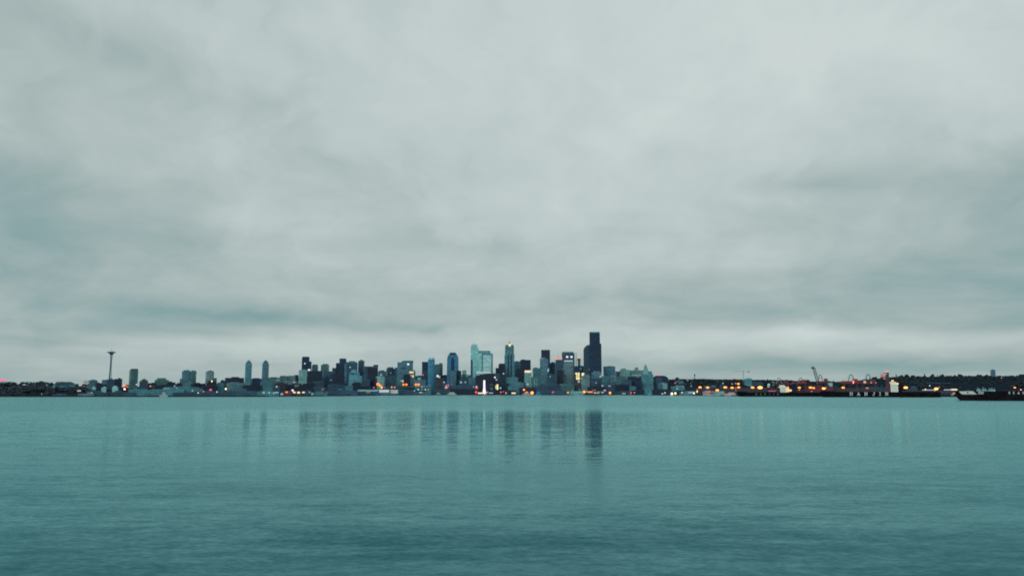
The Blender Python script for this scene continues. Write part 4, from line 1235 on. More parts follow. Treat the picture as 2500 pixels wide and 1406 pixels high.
DB = 1175.0
sd = Side(2420, DB, rad(26))
bz = lambda py: sd.z(2420, py)
bg = root('cargo_barge', 'big black cargo barge with a raked bow and white bow panel', 'barge', (sd.x0, DB, 0), -sd.th)
X = sd.u
Bw = 20.0
out_ = [(X(2345), -0.8), (X(2640), -0.8), (X(2640), bz(955)), (X(2387), bz(954.5)), (X(2382), bz(953.4)), (X(2334.5), bz(954.2)), (X(2333.6), bz(964)), (X(2337), bz(970.5))]
part('hull', prism(out_, 0, Bw), hull_black, bg)
white_panel = simple_mat("white_bulwark_paint", (0.80, 0.83, 0.80), 0.5, 0, 0.12, 0.4)
pn = part('bow_panel', prism([(X(2348), bz(962.4)), (X(2384.5), bz(962.4)), (X(2375.5), bz(954.3)), (X(2340.5), bz(955))], -0.12, 0.05), white_panel, bg)
em = part('emblem', lathe([(1.15, 0), (1.15, 0.1)], 16), deck_steel, pn)
em.rotation_euler = (math.pi / 2, 0, 0)
em.location = (X(2362.2), -0.13, bz(958.3))
part('hull_lettering', letters([('2', X(2389.5), bz(961.2), bz(956) - bz(961.2)), ('5', X(2394.2), bz(961.2), bz(956) - bz(961.2)), ('0', X(2399), bz(961.2), bz(956) - bz(961.2))] +
                               [(ch, X(px), bz(961), bz(956.2) - bz(961)) for ch, px in (('S', 2464.3), ('E', 2475.3), ('A', 2487), ('S', 2498.3))], 0.0, 0.25), letter_white, bg)
part('windlass', joined(box(X(2358), X(2371), 8, 12, bz(954.5), bz(952.6)), box(X(2361), X(2369), 8.5, 11.5, bz(952.7), bz(950.4))), 'slate', bg)
rg = random.Random(9)
for px in (2389, 2395, 2403, 2408, 2417, 2424, 2429):
    w = rg.uniform(1.2, 2.6)
    yy = rg.uniform(5, 16)
    zt_ = bz(rg.uniform(945.5, 949.5))
    part('deck_winch', joined(box(X(px) - w, X(px) + w, yy, yy + 3, bz(955), (bz(955) + zt_) / 2), bar((X(px), yy + 1, bz(955)), (X(px) + rg.uniform(-1, 1), yy + 1, zt_), 0.45), box(X(px) - w * .5, X(px) + w * .5, yy + .5, yy + 2, zt_ - 0.8, zt_)), 'cabin', bg)
part('deck_rail', joined(*[bar((X(2386), 1, bz(953)), (X(2560), 1, bz(953)), 0.09)] + [bar((X(2386 + 9 * k), 1, bz(955)), (X(2386 + 9 * k), 1, bz(953)), 0.07) for k in range(19)]), deck_steel, bg)

# ------------------------------------------------------------------ port cranes
crane_red = simple_mat("crane_red_paint", (0.36, 0.04, 0.06), 0.5, 0.0, 0.4, 0.2)
crane_dim = simple_mat("crane_brown_paint", (0.17, 0.045, 0.06), 0.5, 0.0, 0.4, 0.2)
crane_blue = simple_mat("crane_blue_grey_paint", (0.08, 0.12, 0.145), 0.5, 0.0, 0.3, 0.2)
crane_pale = simple_mat("crane_pale_paint", (0.26, 0.36, 0.37), 0.5, 0.0, 0.3, 0.2)


def crane(label, x0, x1, ygird, yap, xap, D, mat, mat2, boom, lean=None, ybase=956):
    """ship-to-shore crane: four legs, girder, boom, A-frame, machinery house.  boom = (x, y) of its tip in photo pixels"""
    xm = (x0 + x1) / 2
    c = at(xm, 945, D)
    zg = ground_xy(c.x, D) - 0.3
    r = root('gantry_crane', label, 'crane', (c.x, D, zg), -math.atan2(c.x, D))
    X = lambda px: at(px, 945, D).x - c.x
    Z = lambda py: at(xm, py, D).z - zg
    w = X(x1) * 0.8
    g = Z(ygird)
    t = 1.6
    for sx in (-1, 1):
        for sy in (-1, 1):
            part('leg', bar((sx * w, sy * 9, 0), (sx * w * 0.86, sy * 8, g), t * .8), crane_dim, r)
    part('portal_beam', joined(*[bar((-w * .95, sy * 8.7, g * .42), (w * .95, sy * 8.7, g * .42), t * .9) for sy in (-1, 1)] + [bar((sx * w * .95, -8.7, g * .42), (sx * w * .95, 8.7, g * .42), t * .9) for sx in (-1, 1)]), crane_dim, r)
    part('girder', joined(box(X(x0), X(x1), -4, -2, g - 3.2, g + 2.4), box(X(x0), X(x1), 2, 4, g - 3.2, g + 2.4), box(X(x0), X(x1), -2.2, 2.2, g - .4, g + .4)), mat, r)
    part('machinery_house', box(X(x1) * 0.25, X(x1) * 0.85, -5, 5, g + 1.2, g + 10), mat, r)
    part('operator_cab', box(X(x0) * 0.6, X(x0) * 0.6 + 4, -1.8, 1.8, g - 5, g - 1.8), mat2, r)
    ax, azp = X(xap), Z(yap)
    hw = abs(X(x1)) * 0.20
    part('a_frame', joined(*[bar((ax + sx * hw * 2.0, sy * 4, g), (ax + sx * hw * .6, sy * 2.4, azp), 1.5) for sx in (-1, 1) for sy in (-1, 1)] + [bar((ax - hw * .7, 0, azp), (ax + hw * .7, 0, azp), 1.2), bar((ax - hw * 1.3, 0, (g + azp) / 2), (ax + hw * 1.3, 0, (g + azp) / 2), .6)]), mat2, r)
    bxp, bzp = X(boom[0]), Z(boom[1])
    p0 = Vector((X(x0) * 0.9, 0, g))
    p1 = Vector((bxp, 0, bzp))
    ax_ = (p1 - p0)
    segs = [bar(p0 + Vector((0, sy * 2.6, 0)), p1 + Vector((0, sy * 2.6, 0)), 1.9) for sy in (-1, 1)]
    up = Vector((ax_.z, 0, -ax_.x)).normalized() * 6.0
    if up.z < 0 or (abs(up.z) < 0.3 and up.x < 0): up = -up
    if boom[1] < ygird - 8:
        segs += [bar(p0 + up, p1 + up, 1.6)] + [bar(p0 + ax_ * (k / 8) + (up if k % 2 else Vector()), p0 + ax_ * ((k + 1) / 8) + (Vector() if k % 2 else up), .9) for k in range(8)]
        segs.append(box(p1.x - 4.5, p1.x + 4.5, -3, 3, p1.z - 2, p1.z + 4.5))
    bo = part('boom', joined(*segs), mat2 if boom[1] < ygird - 8 else mat, r)
    part('forestay', bar((ax, 0, azp), tuple(p0 + ax_ * .7), 0.28), mat2, bo)
    part('backstay', bar((ax, 0, azp), (X(x1), 0, g + 1), 0.28), mat2, r)
    return r


crane('blue-grey container crane with its lattice boom raised high', 1994, 2023, 932, 915.5, 2004, 2480, crane_dim, crane_blue, (1988, 898.5))
crane('red container crane with an A-frame, left of the letters of the nearer ship', 2058, 2097, 933, 914.8, 2079, 2460, crane_red, crane_blue, (2050, 932))
crane('dark red container crane in front of the wooded hill, left of the red-lit crane head', 2103, 2140, 934, 914, 2121, 2470, crane_dim, crane_blue, (2100, 933))
crane('dim red container crane behind the cream-lit deckhouse', 1894, 1926, 936, 922.5, 1903, 2620, crane_dim, crane_pale, (1888, 935))
crane('red container crane with a long pale boom sloping to the left', 1944, 1969, 934, 921.5, 1956, 2600, crane_red, crane_pale, (1926, 938.5))
r = bld('gantry_crane', 'red-lit crane head rising above the wooded hill beside the white deckhouse', 2163, 2171, 912, 2450, 'redbrown',
        [('lit_head', 2161, 2170.5, 904.5, 913, '*peach', {'d': 8}), ('head_frame', 2160, 2171.5, 909, 911, 'redbrown', {'d': 9}), ('lit_arm', 2152, 2161, 912.5, 919.5, '*rose', {'d': 5}), ('arm', 2151.5, 2164, 919.5, 921.5, 'redbrown', {'d': 5}), ('lit_cab', 2158, 2163, 921, 925, '*rose', {'d': 4}), ('jib', 2166, 2170.5, 911, 930, 'slate', {'d': 4, 'dy': -5})], cat='crane', body='mast', d=7, yaw=0)
# thin tower crane on the hill
DT = 4300.0
c = at(1815, 920, DT)
zg = ground_xy(c.x, DT) - 1
tc_ = root('tower_crane', 'faint thin tower crane with a long horizontal jib above the hill', 'crane', (c.x, DT, zg))
X = lambda px: (px - 1815) * DT / F
Z = lambda py: at(1815, py, DT).z - zg
part('mast', joined(*[bar((sx, sy, 0), (sx, sy, Z(904.5)), 0.35) for sx in (-1, 1) for sy in (-1, 1)]), crane_pale, tc_)
part('jib', joined(bar((X(1794), 0, Z(906.2)), (X(1831), 0, Z(906.8)), 0.7), bar((X(1794), 0, Z(906.2)), (0, 0, Z(903)), 0.2)), crane_pale, tc_)
part('counterweight', box(X(1826.5), X(1830), -1.5, 1.5, Z(908.5), Z(905.8)), crane_blue, tc_)
# funnel-topped water tower on the hill
DT = 5300.0
c = at(1696, 920, DT)
zg = ground_xy(c.x, DT) - 1
wt = root('water_tower', 'thin funnel-shaped tower on the wooded hill above the port lamps', 'tower', (c.x, DT, zg))
hz = at(1696, 913.5, DT).z - zg
part('shaft', lathe([(3.0, 0), (2.0, hz * 0.62), (2.2, hz * .75)], 10), 'green', wt)
part('tank', lathe([(2.2, hz * .74), (5.4, hz * .94), (5.4, hz), (1, hz + 1)], 14), 'green', wt)

# ------------------------------------------------------------------ port sheds and hillside houses
B_ = [
    ('warehouse', 'pale green low terminal shed right of the two bright quay lamps', 1660, 1706, 956.3, 2920, 'grey', [('lit_front', 1680, 1696, 956.8, 959, '*palemint', FR)]),
    ('warehouse', 'pinkish-grey terminal shed with a rust patch under the port lamps', 1716, 1746, 955, 2640, 'pinkgrey', [('rust_panel', 1733, 1742, 957.5, 961, 'redbrown', FR)]),
    ('warehouse', 'pale green-white terminal shed at the left end of the black ships', 1743, 1768, 956, 2590, 'palegreen', [('roof', 1740, 1768, 954.8, 956.4, 'pinkgrey')]),
    ('warehouse', 'low pinkish shed touching the bow of the farther black ship', 1768, 1796, 960, 2540, 'pinkgrey', []),
    ('warehouse', 'dark terminal building behind the amber port lamps, left part', 1700, 1762, 947, 2900, 'brown', []),
    ('warehouse', 'dark terminal building behind the amber port lamps, right part', 1764, 1836, 946.5, 2820, 'brown', []),
    ('warehouse', 'small pale building beside the second amber port lamp', 1719, 1733, 942.5, 3300, 'bluegrey', []),
    ('warehouse', 'pale block between the amber port lamps', 1735, 1747, 941, 3400, 'bluegrey', []),
    ('warehouse', 'grey low block left of the third amber port lamp', 1757, 1770, 940.5, 3400, 'slate', []),
    ('warehouse', 'dark red-brown terminal building behind the farther ship deckhouse', 1838, 1900, 947, 2660, 'brown', [('lit_window', 1876, 1893, 953, 955.5, '*magenta', dict(FR, t=0.3))]),
    ('warehouse', 'dark purple terminal building under the blue-grey crane', 1966, 2032, 943, 2600, 'redbrown', []),
    ('warehouse', 'dark terminal building under the red cranes', 2032, 2110, 946, 2590, 'brown', [('lit_window', 2104, 2116, 946, 947.6, '*salmon', {'d': 3})]),
    ('warehouse', 'dark slate terminal building left of the white gridded deckhouse', 2108, 2178, 945, 2580, 'slate', []),
    ('warehouse', 'grey domed store right of the white gridded deckhouse', 2224, 2239, 944.5, 2400 + 40, 'slate', [('roof', 2226, 2237, 942.5, 945, 'slate', {'taper': 0.5})]),
    ('warehouse', 'long low teal roof strip on the hill foot right of the white gridded deckhouse', 2226, 2316, 934.5, 3900, 'slate', []),
    ('warehouse', 'brown lit terminal shed left of the big black barge', 2250, 2332, 952.5, 2480, 'brown', [('lit_strip', 2256, 2286, 950.6, 952.8, '*lavender', {'d': 3}), ('lit_strip', 2303, 2320, 950.2, 951.8, '*lavender', {'d': 3}), ('lit_window', 2318, 2331.5, 949, 952.3, '*cream', {'d': 3}), ('lit_window', 2250, 2259.5, 954.3, 956.2, '*palemint', FR), ('lit_window', 2275, 2280.5, 962, 964, '*lavender', FR), ('lit_window', 2321, 2326, 958.5, 961, '*peach', FR)]),
    ('warehouse', 'dark quay store below the two bright quay lamps', 1606, 1662, 956, 3150, 'dark', [('lit_window', 1615, 1620, 959.5, 962, '*lavender', FR)]),
    ('house', 'pale green house on the hill right of the arched navy block', 1650, 1669, 929.5, 4600, 'teal', []),
    ('house', 'grey house row on the hill above the two bright quay lamps', 1672, 1688, 934, 4500, 'grey', []),
    ('house', 'small white house near the top of the hill above the port', 1676.5, 1681, 926.6, 5000, 'white', []),
    ('house', 'small pale house below the funnel-shaped tower', 1688, 1692, 930.4, 4900, 'pale', []),
    ('house', 'teal low-roofed hall above the two bright quay lamps', 1638, 1672, 943, 3800, 'teal', [('roof', 1649, 1671, 941.3, 943.4, 'palegreen', {'taper': 0.8})]),
    ('house', 'small pale block under the teal low-roofed hall', 1638, 1647, 947, 3500, 'bluegrey', []),
    ('house', 'dark hillside block behind the first amber port lamp', 1676, 1702, 944, 3600, 'dark', []),
    ('silo_building', 'pale teal rounded building under the thin tower crane', 1818, 1836, 924, 3800, 'brightteal', [('roof', 1822, 1833, 920.5, 924.4, 'pale', {'taper': 0.7, 'shape': 'cyl'}), ('lower_part', 1817, 1832, 941, 947, 'teal')]),
    ('office_block', 'slate hillside block right of the pale teal rounded building', 1838, 1862, 932, 4100, 'slate', []),
    ('house', 'white hillside house left of the dim red crane', 1874, 1880, 937, 3600, 'white', []),
    ('house', 'pale hillside roof above the dim red crane', 1884, 1890, 932, 4200, 'pale', []),
    ('house', 'white house on the hill right of the blue-grey crane', 2023, 2033, 934.5, 3900, 'pale', []),
    ('apartment_tower', 'grey apartment tower rising above the trees of the right hill', 2420.5, 2431, 903, 5300, 'bluegrey', [('penthouse', 2422.5, 2429, 901.3, 903.4, 'bluegrey')]),
    ('house', 'slate-blue roofed house row on the right hill above the barge bow', 2335, 2362, 923.5, 4900, 'slate', [('roof', 2342, 2362, 921.8, 923.8, 'bluegrey')]),
    ('house', 'green-grey house on the right hill beside the slate-blue roofed row', 2363, 2381, 921.8, 4900, 'green', []),
    ('house', 'small white house on the right hill below the grey apartment tower', 2443.5, 2448, 920.8, 5000, 'white', []),
    ('house', 'small pale house right of the white house under the grey apartment tower', 2457, 2461, 920.8, 5000, 'white', []),
    ('house', 'dim grey house at the far right of the wooded hill', 2476, 2488, 922.5, 4800, 'slate', []),
    ('house', 'pale house beneath the tallest conifer of the right hill', 2192, 2200, 924, 4800, 'grey', []),
]
for nm, lab, a, b_, yt, D, st, ps in B_:
    bld(nm, lab, a, b_, yt, D, st, ps, d=14 if nm == 'house' else 24, yaw=0 if nm != 'house' else None, shape='cyl' if nm == 'silo_building' else 'box', cap=nm not in ('house', 'silo_building'))

# ------------------------------------------------------------------ woods and trees
rg = random.Random(21)


def scatter(n, pxa, pxb, da, db, h, w, conifer=0.2):
    out = []
    for _ in range(n):
        px = rg.uniform(pxa, pxb)
        dr = interp(px, RIDGE_D)
        ds = interp(px, SHORE)
        D = ds + (dr - ds) * (da + (db - da) * rg.random() ** 0.8)
        k = (px - CX) / F / (CP - (CY - 950.0) / F * SP)
        hh = rg.uniform(*h)
        out.append((k * D, D, ground(px, D), hh, hh * rg.uniform(*w), 'conifer' if rg.random() < conifer else 'round'))
    return out


wood('woodland', scatter(420, -260, 226, 0.02, 0.22, (6, 11), (1.3, 2.4), 0.1), 1, bluff_leaves, 64)
wood('woodland', scatter(260, -300, 620, 0.5, 1.05, (10, 16), (0.9, 1.5), 0.15), 2, leaf_mats[0], 40)
wood('woodland', scatter(820, 1625, 2800, 0.72, 1.04, (11, 17), (1.3, 2.4), 0.12), 3, leaf_mats[0], 60)
wood('woodland', scatter(420, 1625, 2800, 0.3, 0.75, (11, 18), (1.2, 2.0), 0.1), 4, leaf_mats[0], 40)
wood('woodland', scatter(150, 630, 1620, 0.75, 1.0, (10, 14), (0.9, 1.5), 0.1), 5, leaf_mats[0], 30)
T_ = [
    ('round dark tree standing above the hill ridge left of the funnel-shaped tower', 1653, 918.6, 5300, 9, 'round'),
    ('low round tree on the ridge right of the funnel-shaped tower', 1708, 924, 5400, 13, 'round'),
    ('broad low tree on the ridge below the thin tower crane, to its left', 1792, 924, 5400, 12, 'round'),
    ('small upright tree on the ridge right of the pale teal rounded building', 1874, 924.5, 5400, 5, 'round'),
    ('dark tree on the ridge between the two red cranes with pale frames', 1911, 927, 5400, 9, 'round'),
    ('dark twin-topped tree right of the long pale sloping boom', 1972, 927, 5300, 12, 'round'),
    ('round tree on the slope above the dark red crane', 2135, 920, 5000, 12, 'round'),
    ('tall pointed conifer on the ridge just right of the red-lit crane head', 2187.5, 911.8, 5300, 5.5, 'conifer'),
    ('round tree on the ridge right of the tall pointed conifer', 2198, 914.5, 5300, 9, 'round'),
    ('broad domed tree second to the right of the tall pointed conifer', 2215, 913.6, 5300, 13, 'round'),
    ('low wide tree between two taller domed trees on the right ridge', 2229, 915.5, 5300, 10, 'round'),
    ('peaked tree on the right ridge above the teal roof strip', 2257, 911.8, 5300, 8, 'conifer'),
    ('broad round tree on the right ridge beside the peaked tree', 2276, 912.8, 5300, 11, 'round'),
    ('small conifer between two round trees on the right ridge', 2288.5, 914.2, 5300, 5, 'conifer'),
    ('wide round tree on the right ridge above the brown lit shed', 2299, 914, 5300, 11, 'round'),
    ('flat-topped tree on the right ridge left of the barge bow', 2316, 915.8, 5300, 10, 'round'),
    ('upright tree on the right ridge directly above the barge bow', 2331, 914, 5300, 7, 'round'),
    ('big broad tree on the right ridge above the slate-blue roofed row', 2345, 913.5, 5300, 14, 'round'),
    ('low tree on the right ridge above the green-grey house', 2367, 915.6, 5300, 10, 'round'),
    ('wide low tree left of the tree next to the grey apartment tower', 2391, 914.8, 5300, 13, 'round'),
    ('tall round tree just left of the grey apartment tower', 2409, 912, 5300, 7, 'round'),
    ('low tree just right of the grey apartment tower', 2437, 916, 5300, 10, 'round'),
    ('big dark tree at the right edge of the wooded hill', 2494, 913.2, 5200, 15, 'round'),
    ('small dark tree on the bluff left of the teal-roofed house', 125, 930.8, 2500, 9, 'round'),
    ('broad dark tree on the bluff above the grey-fronted building', 150, 931, 2620, 22, 'round'),
    ('dark tree at the left end of the bluff under the pink sign', 16, 935, 2420, 24, 'round'),
    ('low dark tree on the bluff between the pink sign and the flat-topped block', 44, 936, 2420, 18, 'round'),
]
for i, (lab, px, yt, D, w, kd) in enumerate(T_):
    tree('conifer' if kd == 'conifer' else 'round_tree', lab, px, yt, D, w, kd, 'trees on the skyline of the hill' if px > 1600 else 'trees on the wooded bluff', i, 1.0)

# ------------------------------------------------------------------ lamps
bpy.context.view_layer.update()
L_ = [
    # left shore
    ('orange lamp at the top of the lamp cluster by the water', 304.2, 941, 2260, 'orange', 5.0, 'street_lamp'),
    ('red lamp at the right of the lamp cluster by the water', 310.8, 943.6, 2260, 'lampred', 6, 'traffic_light'),
    ('bright white-hot lamp at the bottom of the lamp cluster by the water', 304.5, 949.6, 2240, 'hotwhite', 6.5, 'street_lamp'),
    ('white lamp right of the lone slab tower', 333.5, 938.2, 2800, 'lampwhite', 4.2, 'street_lamp'),
    ('salmon lamp above the blue-green pier shed', 367.5, 942.5, 2450, 'salmon', 5, 'street_lamp'),
    ('white lamp left of the foot of the twin rounded towers', 426.5, 942, 2440, 'lampwhite', 3.6, 'street_lamp'),
    ('faint white lamp just below and right of the white lamp by the twin rounded towers', 431, 947.5, 2350, 'pale', 3, 'street_lamp'),
    ('cream lamp on the dark block below the single rounded grey tower', 517.5, 930.5, 2640, 'hotwhite', 4.6, 'street_lamp'),
    ('big red lamp over the quay below the single rounded grey tower', 514.3, 952.3, 2230, 'lampred', 9.5, 'traffic_light'),
    ('pink lamp left of the big red lamp', 497, 955.5, 2220, 'lamppink', 6, 'traffic_light'),
    ('pale lamp right of the big red lamp', 530, 956.3, 2180, 'lampwhite', 4.5, 'street_lamp'),
    ('pale lamp left of the pink lamp', 484, 958.7, 2168, 'lampwhite', 4.5, 'street_lamp'),
    ('dim pale lamp above the slate quay building', 470, 953.2, 2220, 'pale', 4.5, 'street_lamp'),
    ('bright salmon lamp left of the dark flat-roofed slab foot', 551.5, 949.2, 2300, 'hotwhite', 6, 'street_lamp'),
    ('small white lamp on the shore under the wooded bluff', 102, 961.3, 2140, 'pale', 3, 'street_lamp'),
    ('dim pale lamp at the quay end below the saucer tower', 224.5, 959, 2160, 'pale', 4, 'street_lamp'),
    # middle
    ('biggest orange lamp of the slanting trio above the white awnings', 922.8, 937.5, 3300, 'orange', 8, 'street_lamp'),
    ('middle orange lamp of the slanting trio above the white awnings', 928, 941, 3200, 'orange', 6, 'street_lamp'),
    ('lowest amber lamp of the slanting trio above the white awnings', 932, 945.6, 3100, 'amber', 5, 'street_lamp'),
    ('magenta lamp left of the slanting orange trio', 912.8, 946.4, 3000, 'magenta', 6.5, 'street_lamp'),
    ('faint pink lamp right of the slanting orange trio', 939, 945.8, 3120, 'lamppink', 3, 'street_lamp'),
    ('left salmon lamp of the pair above the cream awning', 956.5, 945, 3240, 'salmon', 6, 'street_lamp'),
    ('right salmon lamp of the pair above the cream awning', 963.8, 945, 3260, 'salmon', 5, 'street_lamp'),
    ('left orange lamp of the pair under the dark box', 985.2, 938.6, 3640, 'orange', 5.6, 'street_lamp'),
    ('right orange lamp of the pair under the dark box', 992.3, 938.6, 3640, 'orange', 5.6, 'street_lamp'),
    ('left orange lamp of the pair right of the dark box', 1015.4, 938.4, 3640, 'orange', 6, 'street_lamp'),
    ('right orange lamp of the pair right of the dark box', 1021.8, 938.4, 3640, 'orange', 6, 'street_lamp'),
    ('pink lamp at the left edge of the navy slab tower', 1033, 915, 3950, 'lamppink', 4.6, 'street_lamp'),
    ('leftmost white lamp of the row along the pier pavilion', 1012, 953.7, 3450, 'lampwhite', 3.2, 'street_lamp'),
    ('widest white lamp of the row along the pier pavilion', 1021, 950.8, 3455, 'lampwhite', 4.6, 'street_lamp'),
    ('dim third lamp of the row along the pier pavilion', 1030.3, 950.6, 3455, 'pale', 3, 'street_lamp'),
    ('brightest white lamp of the row along the pier pavilion', 1038.6, 950.8, 3455, 'lampwhite', 4.2, 'street_lamp'),
    ('rightmost lamp of the row along the pier pavilion', 1045.4, 950.6, 3455, 'pale', 3.6, 'street_lamp'),
    ('white lamp over the roof of the pier pavilion', 1030.3, 944, 3470, 'pale', 4, 'street_lamp'),
    ('upper red lamp left of the white wheel', 1163.5, 946.6, 3685, 'lampred', 8, 'neon_sign'),
    ('white lamp crowning the upper red lamp left of the white wheel', 1163, 943.2, 3680, 'lampwhite', 4, 'street_lamp'),
    ('green-white lamp left of the upper red lamp', 1156.2, 944.4, 3685, 'palemint', 4, 'street_lamp'),
    ('lower red lamp left of the white wheel', 1162.3, 957.4, 3650, 'lampred', 8, 'neon_sign'),
    ('bright white lamp at the foot of the white wheel', 1183.5, 957.2, 3648, 'hotwhite', 5, 'street_lamp'),
    ('pinkish-red lamp right of the foot of the white wheel', 1189.8, 957.6, 3650, 'lamppink', 6.5, 'neon_sign'),
    ('crimson lamp below the yellow-lit sign tower', 1223, 957.3, 3650, 'lampred', 6, 'neon_sign'),
    ('dim brownish lamp right of the crimson lamp', 1229.3, 956, 3652, 'pinkgreyglow', 4.2, 'street_lamp'),
    ('pale pink lamp on the quay right of the crimson lamp', 1235.5, 959, 3645, 'salmonpale', 5, 'street_lamp'),
    ('small orange lamp above the grey sail-covered boat', 1279.3, 951.2, 3660, 'amber', 4.8, 'street_lamp'),
    ('salmon-orange lamp on the grey sail-covered boat pier', 1286, 957.6, 3640, 'salmon', 7, 'street_lamp'),
    ('yellow lamp right of the grey sail-covered boat', 1299, 958.8, 3640, 'amber', 8, 'street_lamp'),
    ('pink lamp on the pier left of the ferry', 1350.3, 957.3, 3640, 'lamppink', 6.5, 'street_lamp'),
    ('salmon lamp at the left end of the ferry', 1386.5, 958.2, 3600, 'salmon', 7, 'street_lamp'),
    ('amber lamp at the right end of the ferry', 1426.3, 956.4, 3620, 'amber', 6, 'street_lamp'),
    ('white lamp right of the amber lamp by the ferry', 1433.3, 956, 3620, 'lampwhite', 3.6, 'street_lamp'),
    ('amber quay lamp between the ferry and the red quay lamp', 1489.3, 958.8, 3600, 'amber', 5.6, 'street_lamp'),
    ('pink-red quay lamp below the hospital', 1540.3, 959.2, 3520, 'lampred', 6, 'traffic_light'),
    ('dim pink lamp just right of the pink-red quay lamp', 1549, 958.3, 3520, 'salmonpale', 4, 'street_lamp'),
    # port
    ('left one of the two bright quay lamps', 1640.3, 960.5, 3100, 'hotwhite', 7.5, 'street_lamp'),
    ('right one of the two bright quay lamps', 1648.8, 959.8, 3080, 'hotwhite', 7, 'street_lamp'),
    ('white quay lamp left of the two bright quay lamps', 1623.5, 958.8, 3170, 'lampwhite', 5, 'street_lamp'),
    ('white quay lamp right of the two bright quay lamps', 1665.2, 957.8, 2900, 'lampwhite', 5, 'street_lamp'),
    ('white lamp under the teal low-roofed hall', 1653.5, 948.3, 3500, 'lampwhite', 3.4, 'street_lamp'),
    ('pink lamp on the hillside right of the arched navy block', 1648.3, 935, 3900, 'magenta', 6, 'street_lamp'),
    ('white lamp on the hillside under the grey house row', 1687.5, 942.3, 3600, 'pale', 3.6, 'street_lamp'),
    ('cream lamp at the left end of the pinkish-grey terminal shed', 1694, 959.8, 2840, 'hotwhite', 4.5, 'street_lamp'),
    ('cream lamp on the stair of the pinkish-grey terminal shed', 1702, 955.8, 2700, 'hotwhite', 4.5, 'street_lamp'),
    ('dim salmon lamp above the left end of the pinkish-grey terminal shed', 1702.3, 951.7, 2700, 'salmon', 4.5, 'street_lamp'),
    ('first amber port lamp, the leftmost high lamp', 1709, 945.2, 2700, 'amber', 8.5, 'high_mast_lamp'),
    ('second amber port lamp, beside the small pale building', 1727.5, 945.8, 2700, 'amber', 8.5, 'high_mast_lamp'),
    ('low amber port lamp just above the pinkish-grey terminal shed', 1751, 952.3, 2600, 'amber', 9, 'high_mast_lamp'),
    ('third amber port lamp, above the pale green-white terminal shed', 1770.5, 945.3, 2700, 'amber', 9.5, 'high_mast_lamp'),
    ('amber port lamp left of the small salmon lamp', 1787.3, 946.2, 2700, 'amber', 8.5, 'high_mast_lamp'),
    ('small salmon port lamp between two amber ones', 1796.3, 947, 2650, 'salmon', 5, 'high_mast_lamp'),
    ('amber port lamp under the double upper lamp', 1803.3, 945.3, 2700, 'amber', 8, 'high_mast_lamp'),
    ('amber lamp of the upper port row', 1802.5, 936.8, 3300, 'amber', 7, 'high_mast_lamp'),
    ('white lamp of the upper port row', 1796, 935.8, 3300, 'salmonpale', 5, 'high_mast_lamp'),
    ('dim salmon lamp of the upper port row', 1787.3, 937, 3300, 'salmonpale', 5, 'high_mast_lamp'),
    ('pale lamp hanging low under the amber port lamps', 1796.5, 952.6, 2600, 'salmonpale', 4, 'high_mast_lamp'),
    ('white lamp high on the slope left of the upper port row', 1765, 935.6, 3800, 'pale', 4.5, 'street_lamp'),
    ('amber port lamp below the pale teal rounded building', 1837.3, 945.8, 2640, 'amber', 9, 'high_mast_lamp'),
    ('widest amber port lamp, left of the cream-lit deckhouse', 1855.5, 945.8, 2640, 'hotamber', 13, 'high_mast_lamp'),
    ('white lamp on the slope left of the dim red crane', 1877.5, 938.2, 3300, 'pale', 6, 'street_lamp'),
    ('reddish lamp on the deckhouse top of the farther ship', 1923.5, 945.5, 2500, 'salmon', 6.5, 'ship_lamp'),
    ('amber lamp under the red crane with the long pale boom', 1951.3, 946, 2560, 'amber', 7.5, 'high_mast_lamp'),
    ('small orange lamp just below the amber lamp of the red crane with the pale boom', 1951.3, 951.3, 2540, 'salmon', 6, 'high_mast_lamp'),
    ('left amber lamp of the wide pair left of the blue-grey crane', 1978.5, 945.8, 2540, 'amber', 8.5, 'high_mast_lamp'),
    ('right amber lamp of the wide pair left of the blue-grey crane', 1986.3, 946.8, 2540, 'amber', 6.5, 'high_mast_lamp'),
    ('bright amber lamp at the foot of the blue-grey crane', 2010.8, 948, 2440, 'hotamber', 9, 'high_mast_lamp'),
    ('small orange lamp beside the bright amber lamp of the blue-grey crane', 2017, 945.5, 2440, 'salmon', 4, 'high_mast_lamp'),
    ('cream lamp on the stern of the farther black ship', 1981.5, 955.4, 2246, 'salmonpale', 4, 'ship_lamp'),
    ('amber lamp left of the red crane with an A-frame', 2058.3, 946, 2440, 'amber', 8, 'high_mast_lamp'),
    ('twin-bulb salmon lamp high on the red crane with an A-frame', 2083.3, 931, 2445, 'hotsalmon', 4.4, 'crane_lamp'),
    ('lower salmon lamp on the red crane with an A-frame', 2083, 934.5, 2445, 'hotsalmon', 4, 'crane_lamp'),
    ('wide salmon lamp at the left end of the dark red crane', 2111, 932.4, 2455, 'peach', 10, 'crane_lamp'),
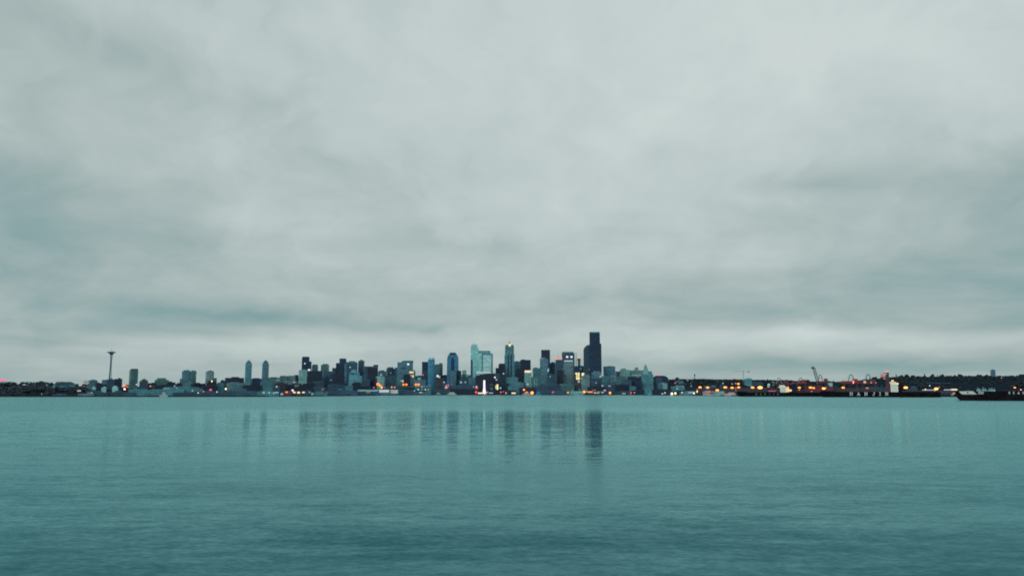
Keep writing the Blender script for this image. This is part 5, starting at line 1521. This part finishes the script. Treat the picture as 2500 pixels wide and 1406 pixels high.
    ('small pink lamp in the middle of the dark red crane', 2127, 933.8, 2455, 'salmonpale', 4, 'crane_lamp'),
    ('small pink lamp at the right end of the dark red crane', 2138, 934, 2455, 'salmonpale', 3, 'crane_lamp'),
    ('orange lamp on the hillside above the white gridded deckhouse', 2178.8, 929.3, 2500, 'amber', 6.5, 'high_mast_lamp'),
    ('orange lamp on the white gridded deckhouse roof', 2191.5, 936.3, 2400, 'hotsalmon', 5, 'ship_lamp'),
    ('bright amber lamp right of the white gridded deckhouse', 2211, 945.8, 2400 + 40, 'hotamber', 10, 'high_mast_lamp'),
    ('bright amber lamp above the brown lit terminal shed', 2285.5, 948.8, 2440, 'hotamber', 10, 'high_mast_lamp'),
    ('small orange lamp at the upper right of the bright amber lamp over the brown shed', 2292.8, 945.3, 2440, 'salmon', 5, 'high_mast_lamp'),
    ('small orange lamp at the lower left of the bright amber lamp over the brown shed', 2282, 953.8, 2430, 'salmon', 4, 'high_mast_lamp'),
    ('white lamp on the slope above the brown lit terminal shed', 2269.8, 941.2, 2700, 'lampwhite', 4, 'street_lamp'),
    ('yellow-white lamp at the left end of the brown lit terminal shed', 2259.3, 950.3, 2440, 'yellow', 5, 'street_lamp'),
    ('orange lamp above the rear deck of the black barge', 2477.3, 945.8, 2300, 'amber', 5.5, 'high_mast_lamp'),
    ('salmon strip lamp at the right edge above the barge', 2492, 951, 2300, 'hotsalmon', 5, 'high_mast_lamp'),
]
GLOW.update({'pinkgreyglow': ((0.7, 0.36, 0.36), 0.35), 'salmonpale': ((0.95, 0.50, 0.42), 0.85), 'hotamber': ((1.0, 0.36, 0.08), 3.6), 'hotsalmon': ((1.0, 0.38, 0.22), 2.2)})
for lab, px, py, D, kd, sz, nm in L_:
    wide = nm == 'high_mast_lamp'
    lamp(lab, px, py, D, kd, sz * (0.95 if kd in ('orange', 'amber', 'hotamber') else 0.72), nm, 'lamps along the port' if wide else None,
         'sign' if nm == 'neon_sign' else 'lamp', 0.52 if wide else 0.95)
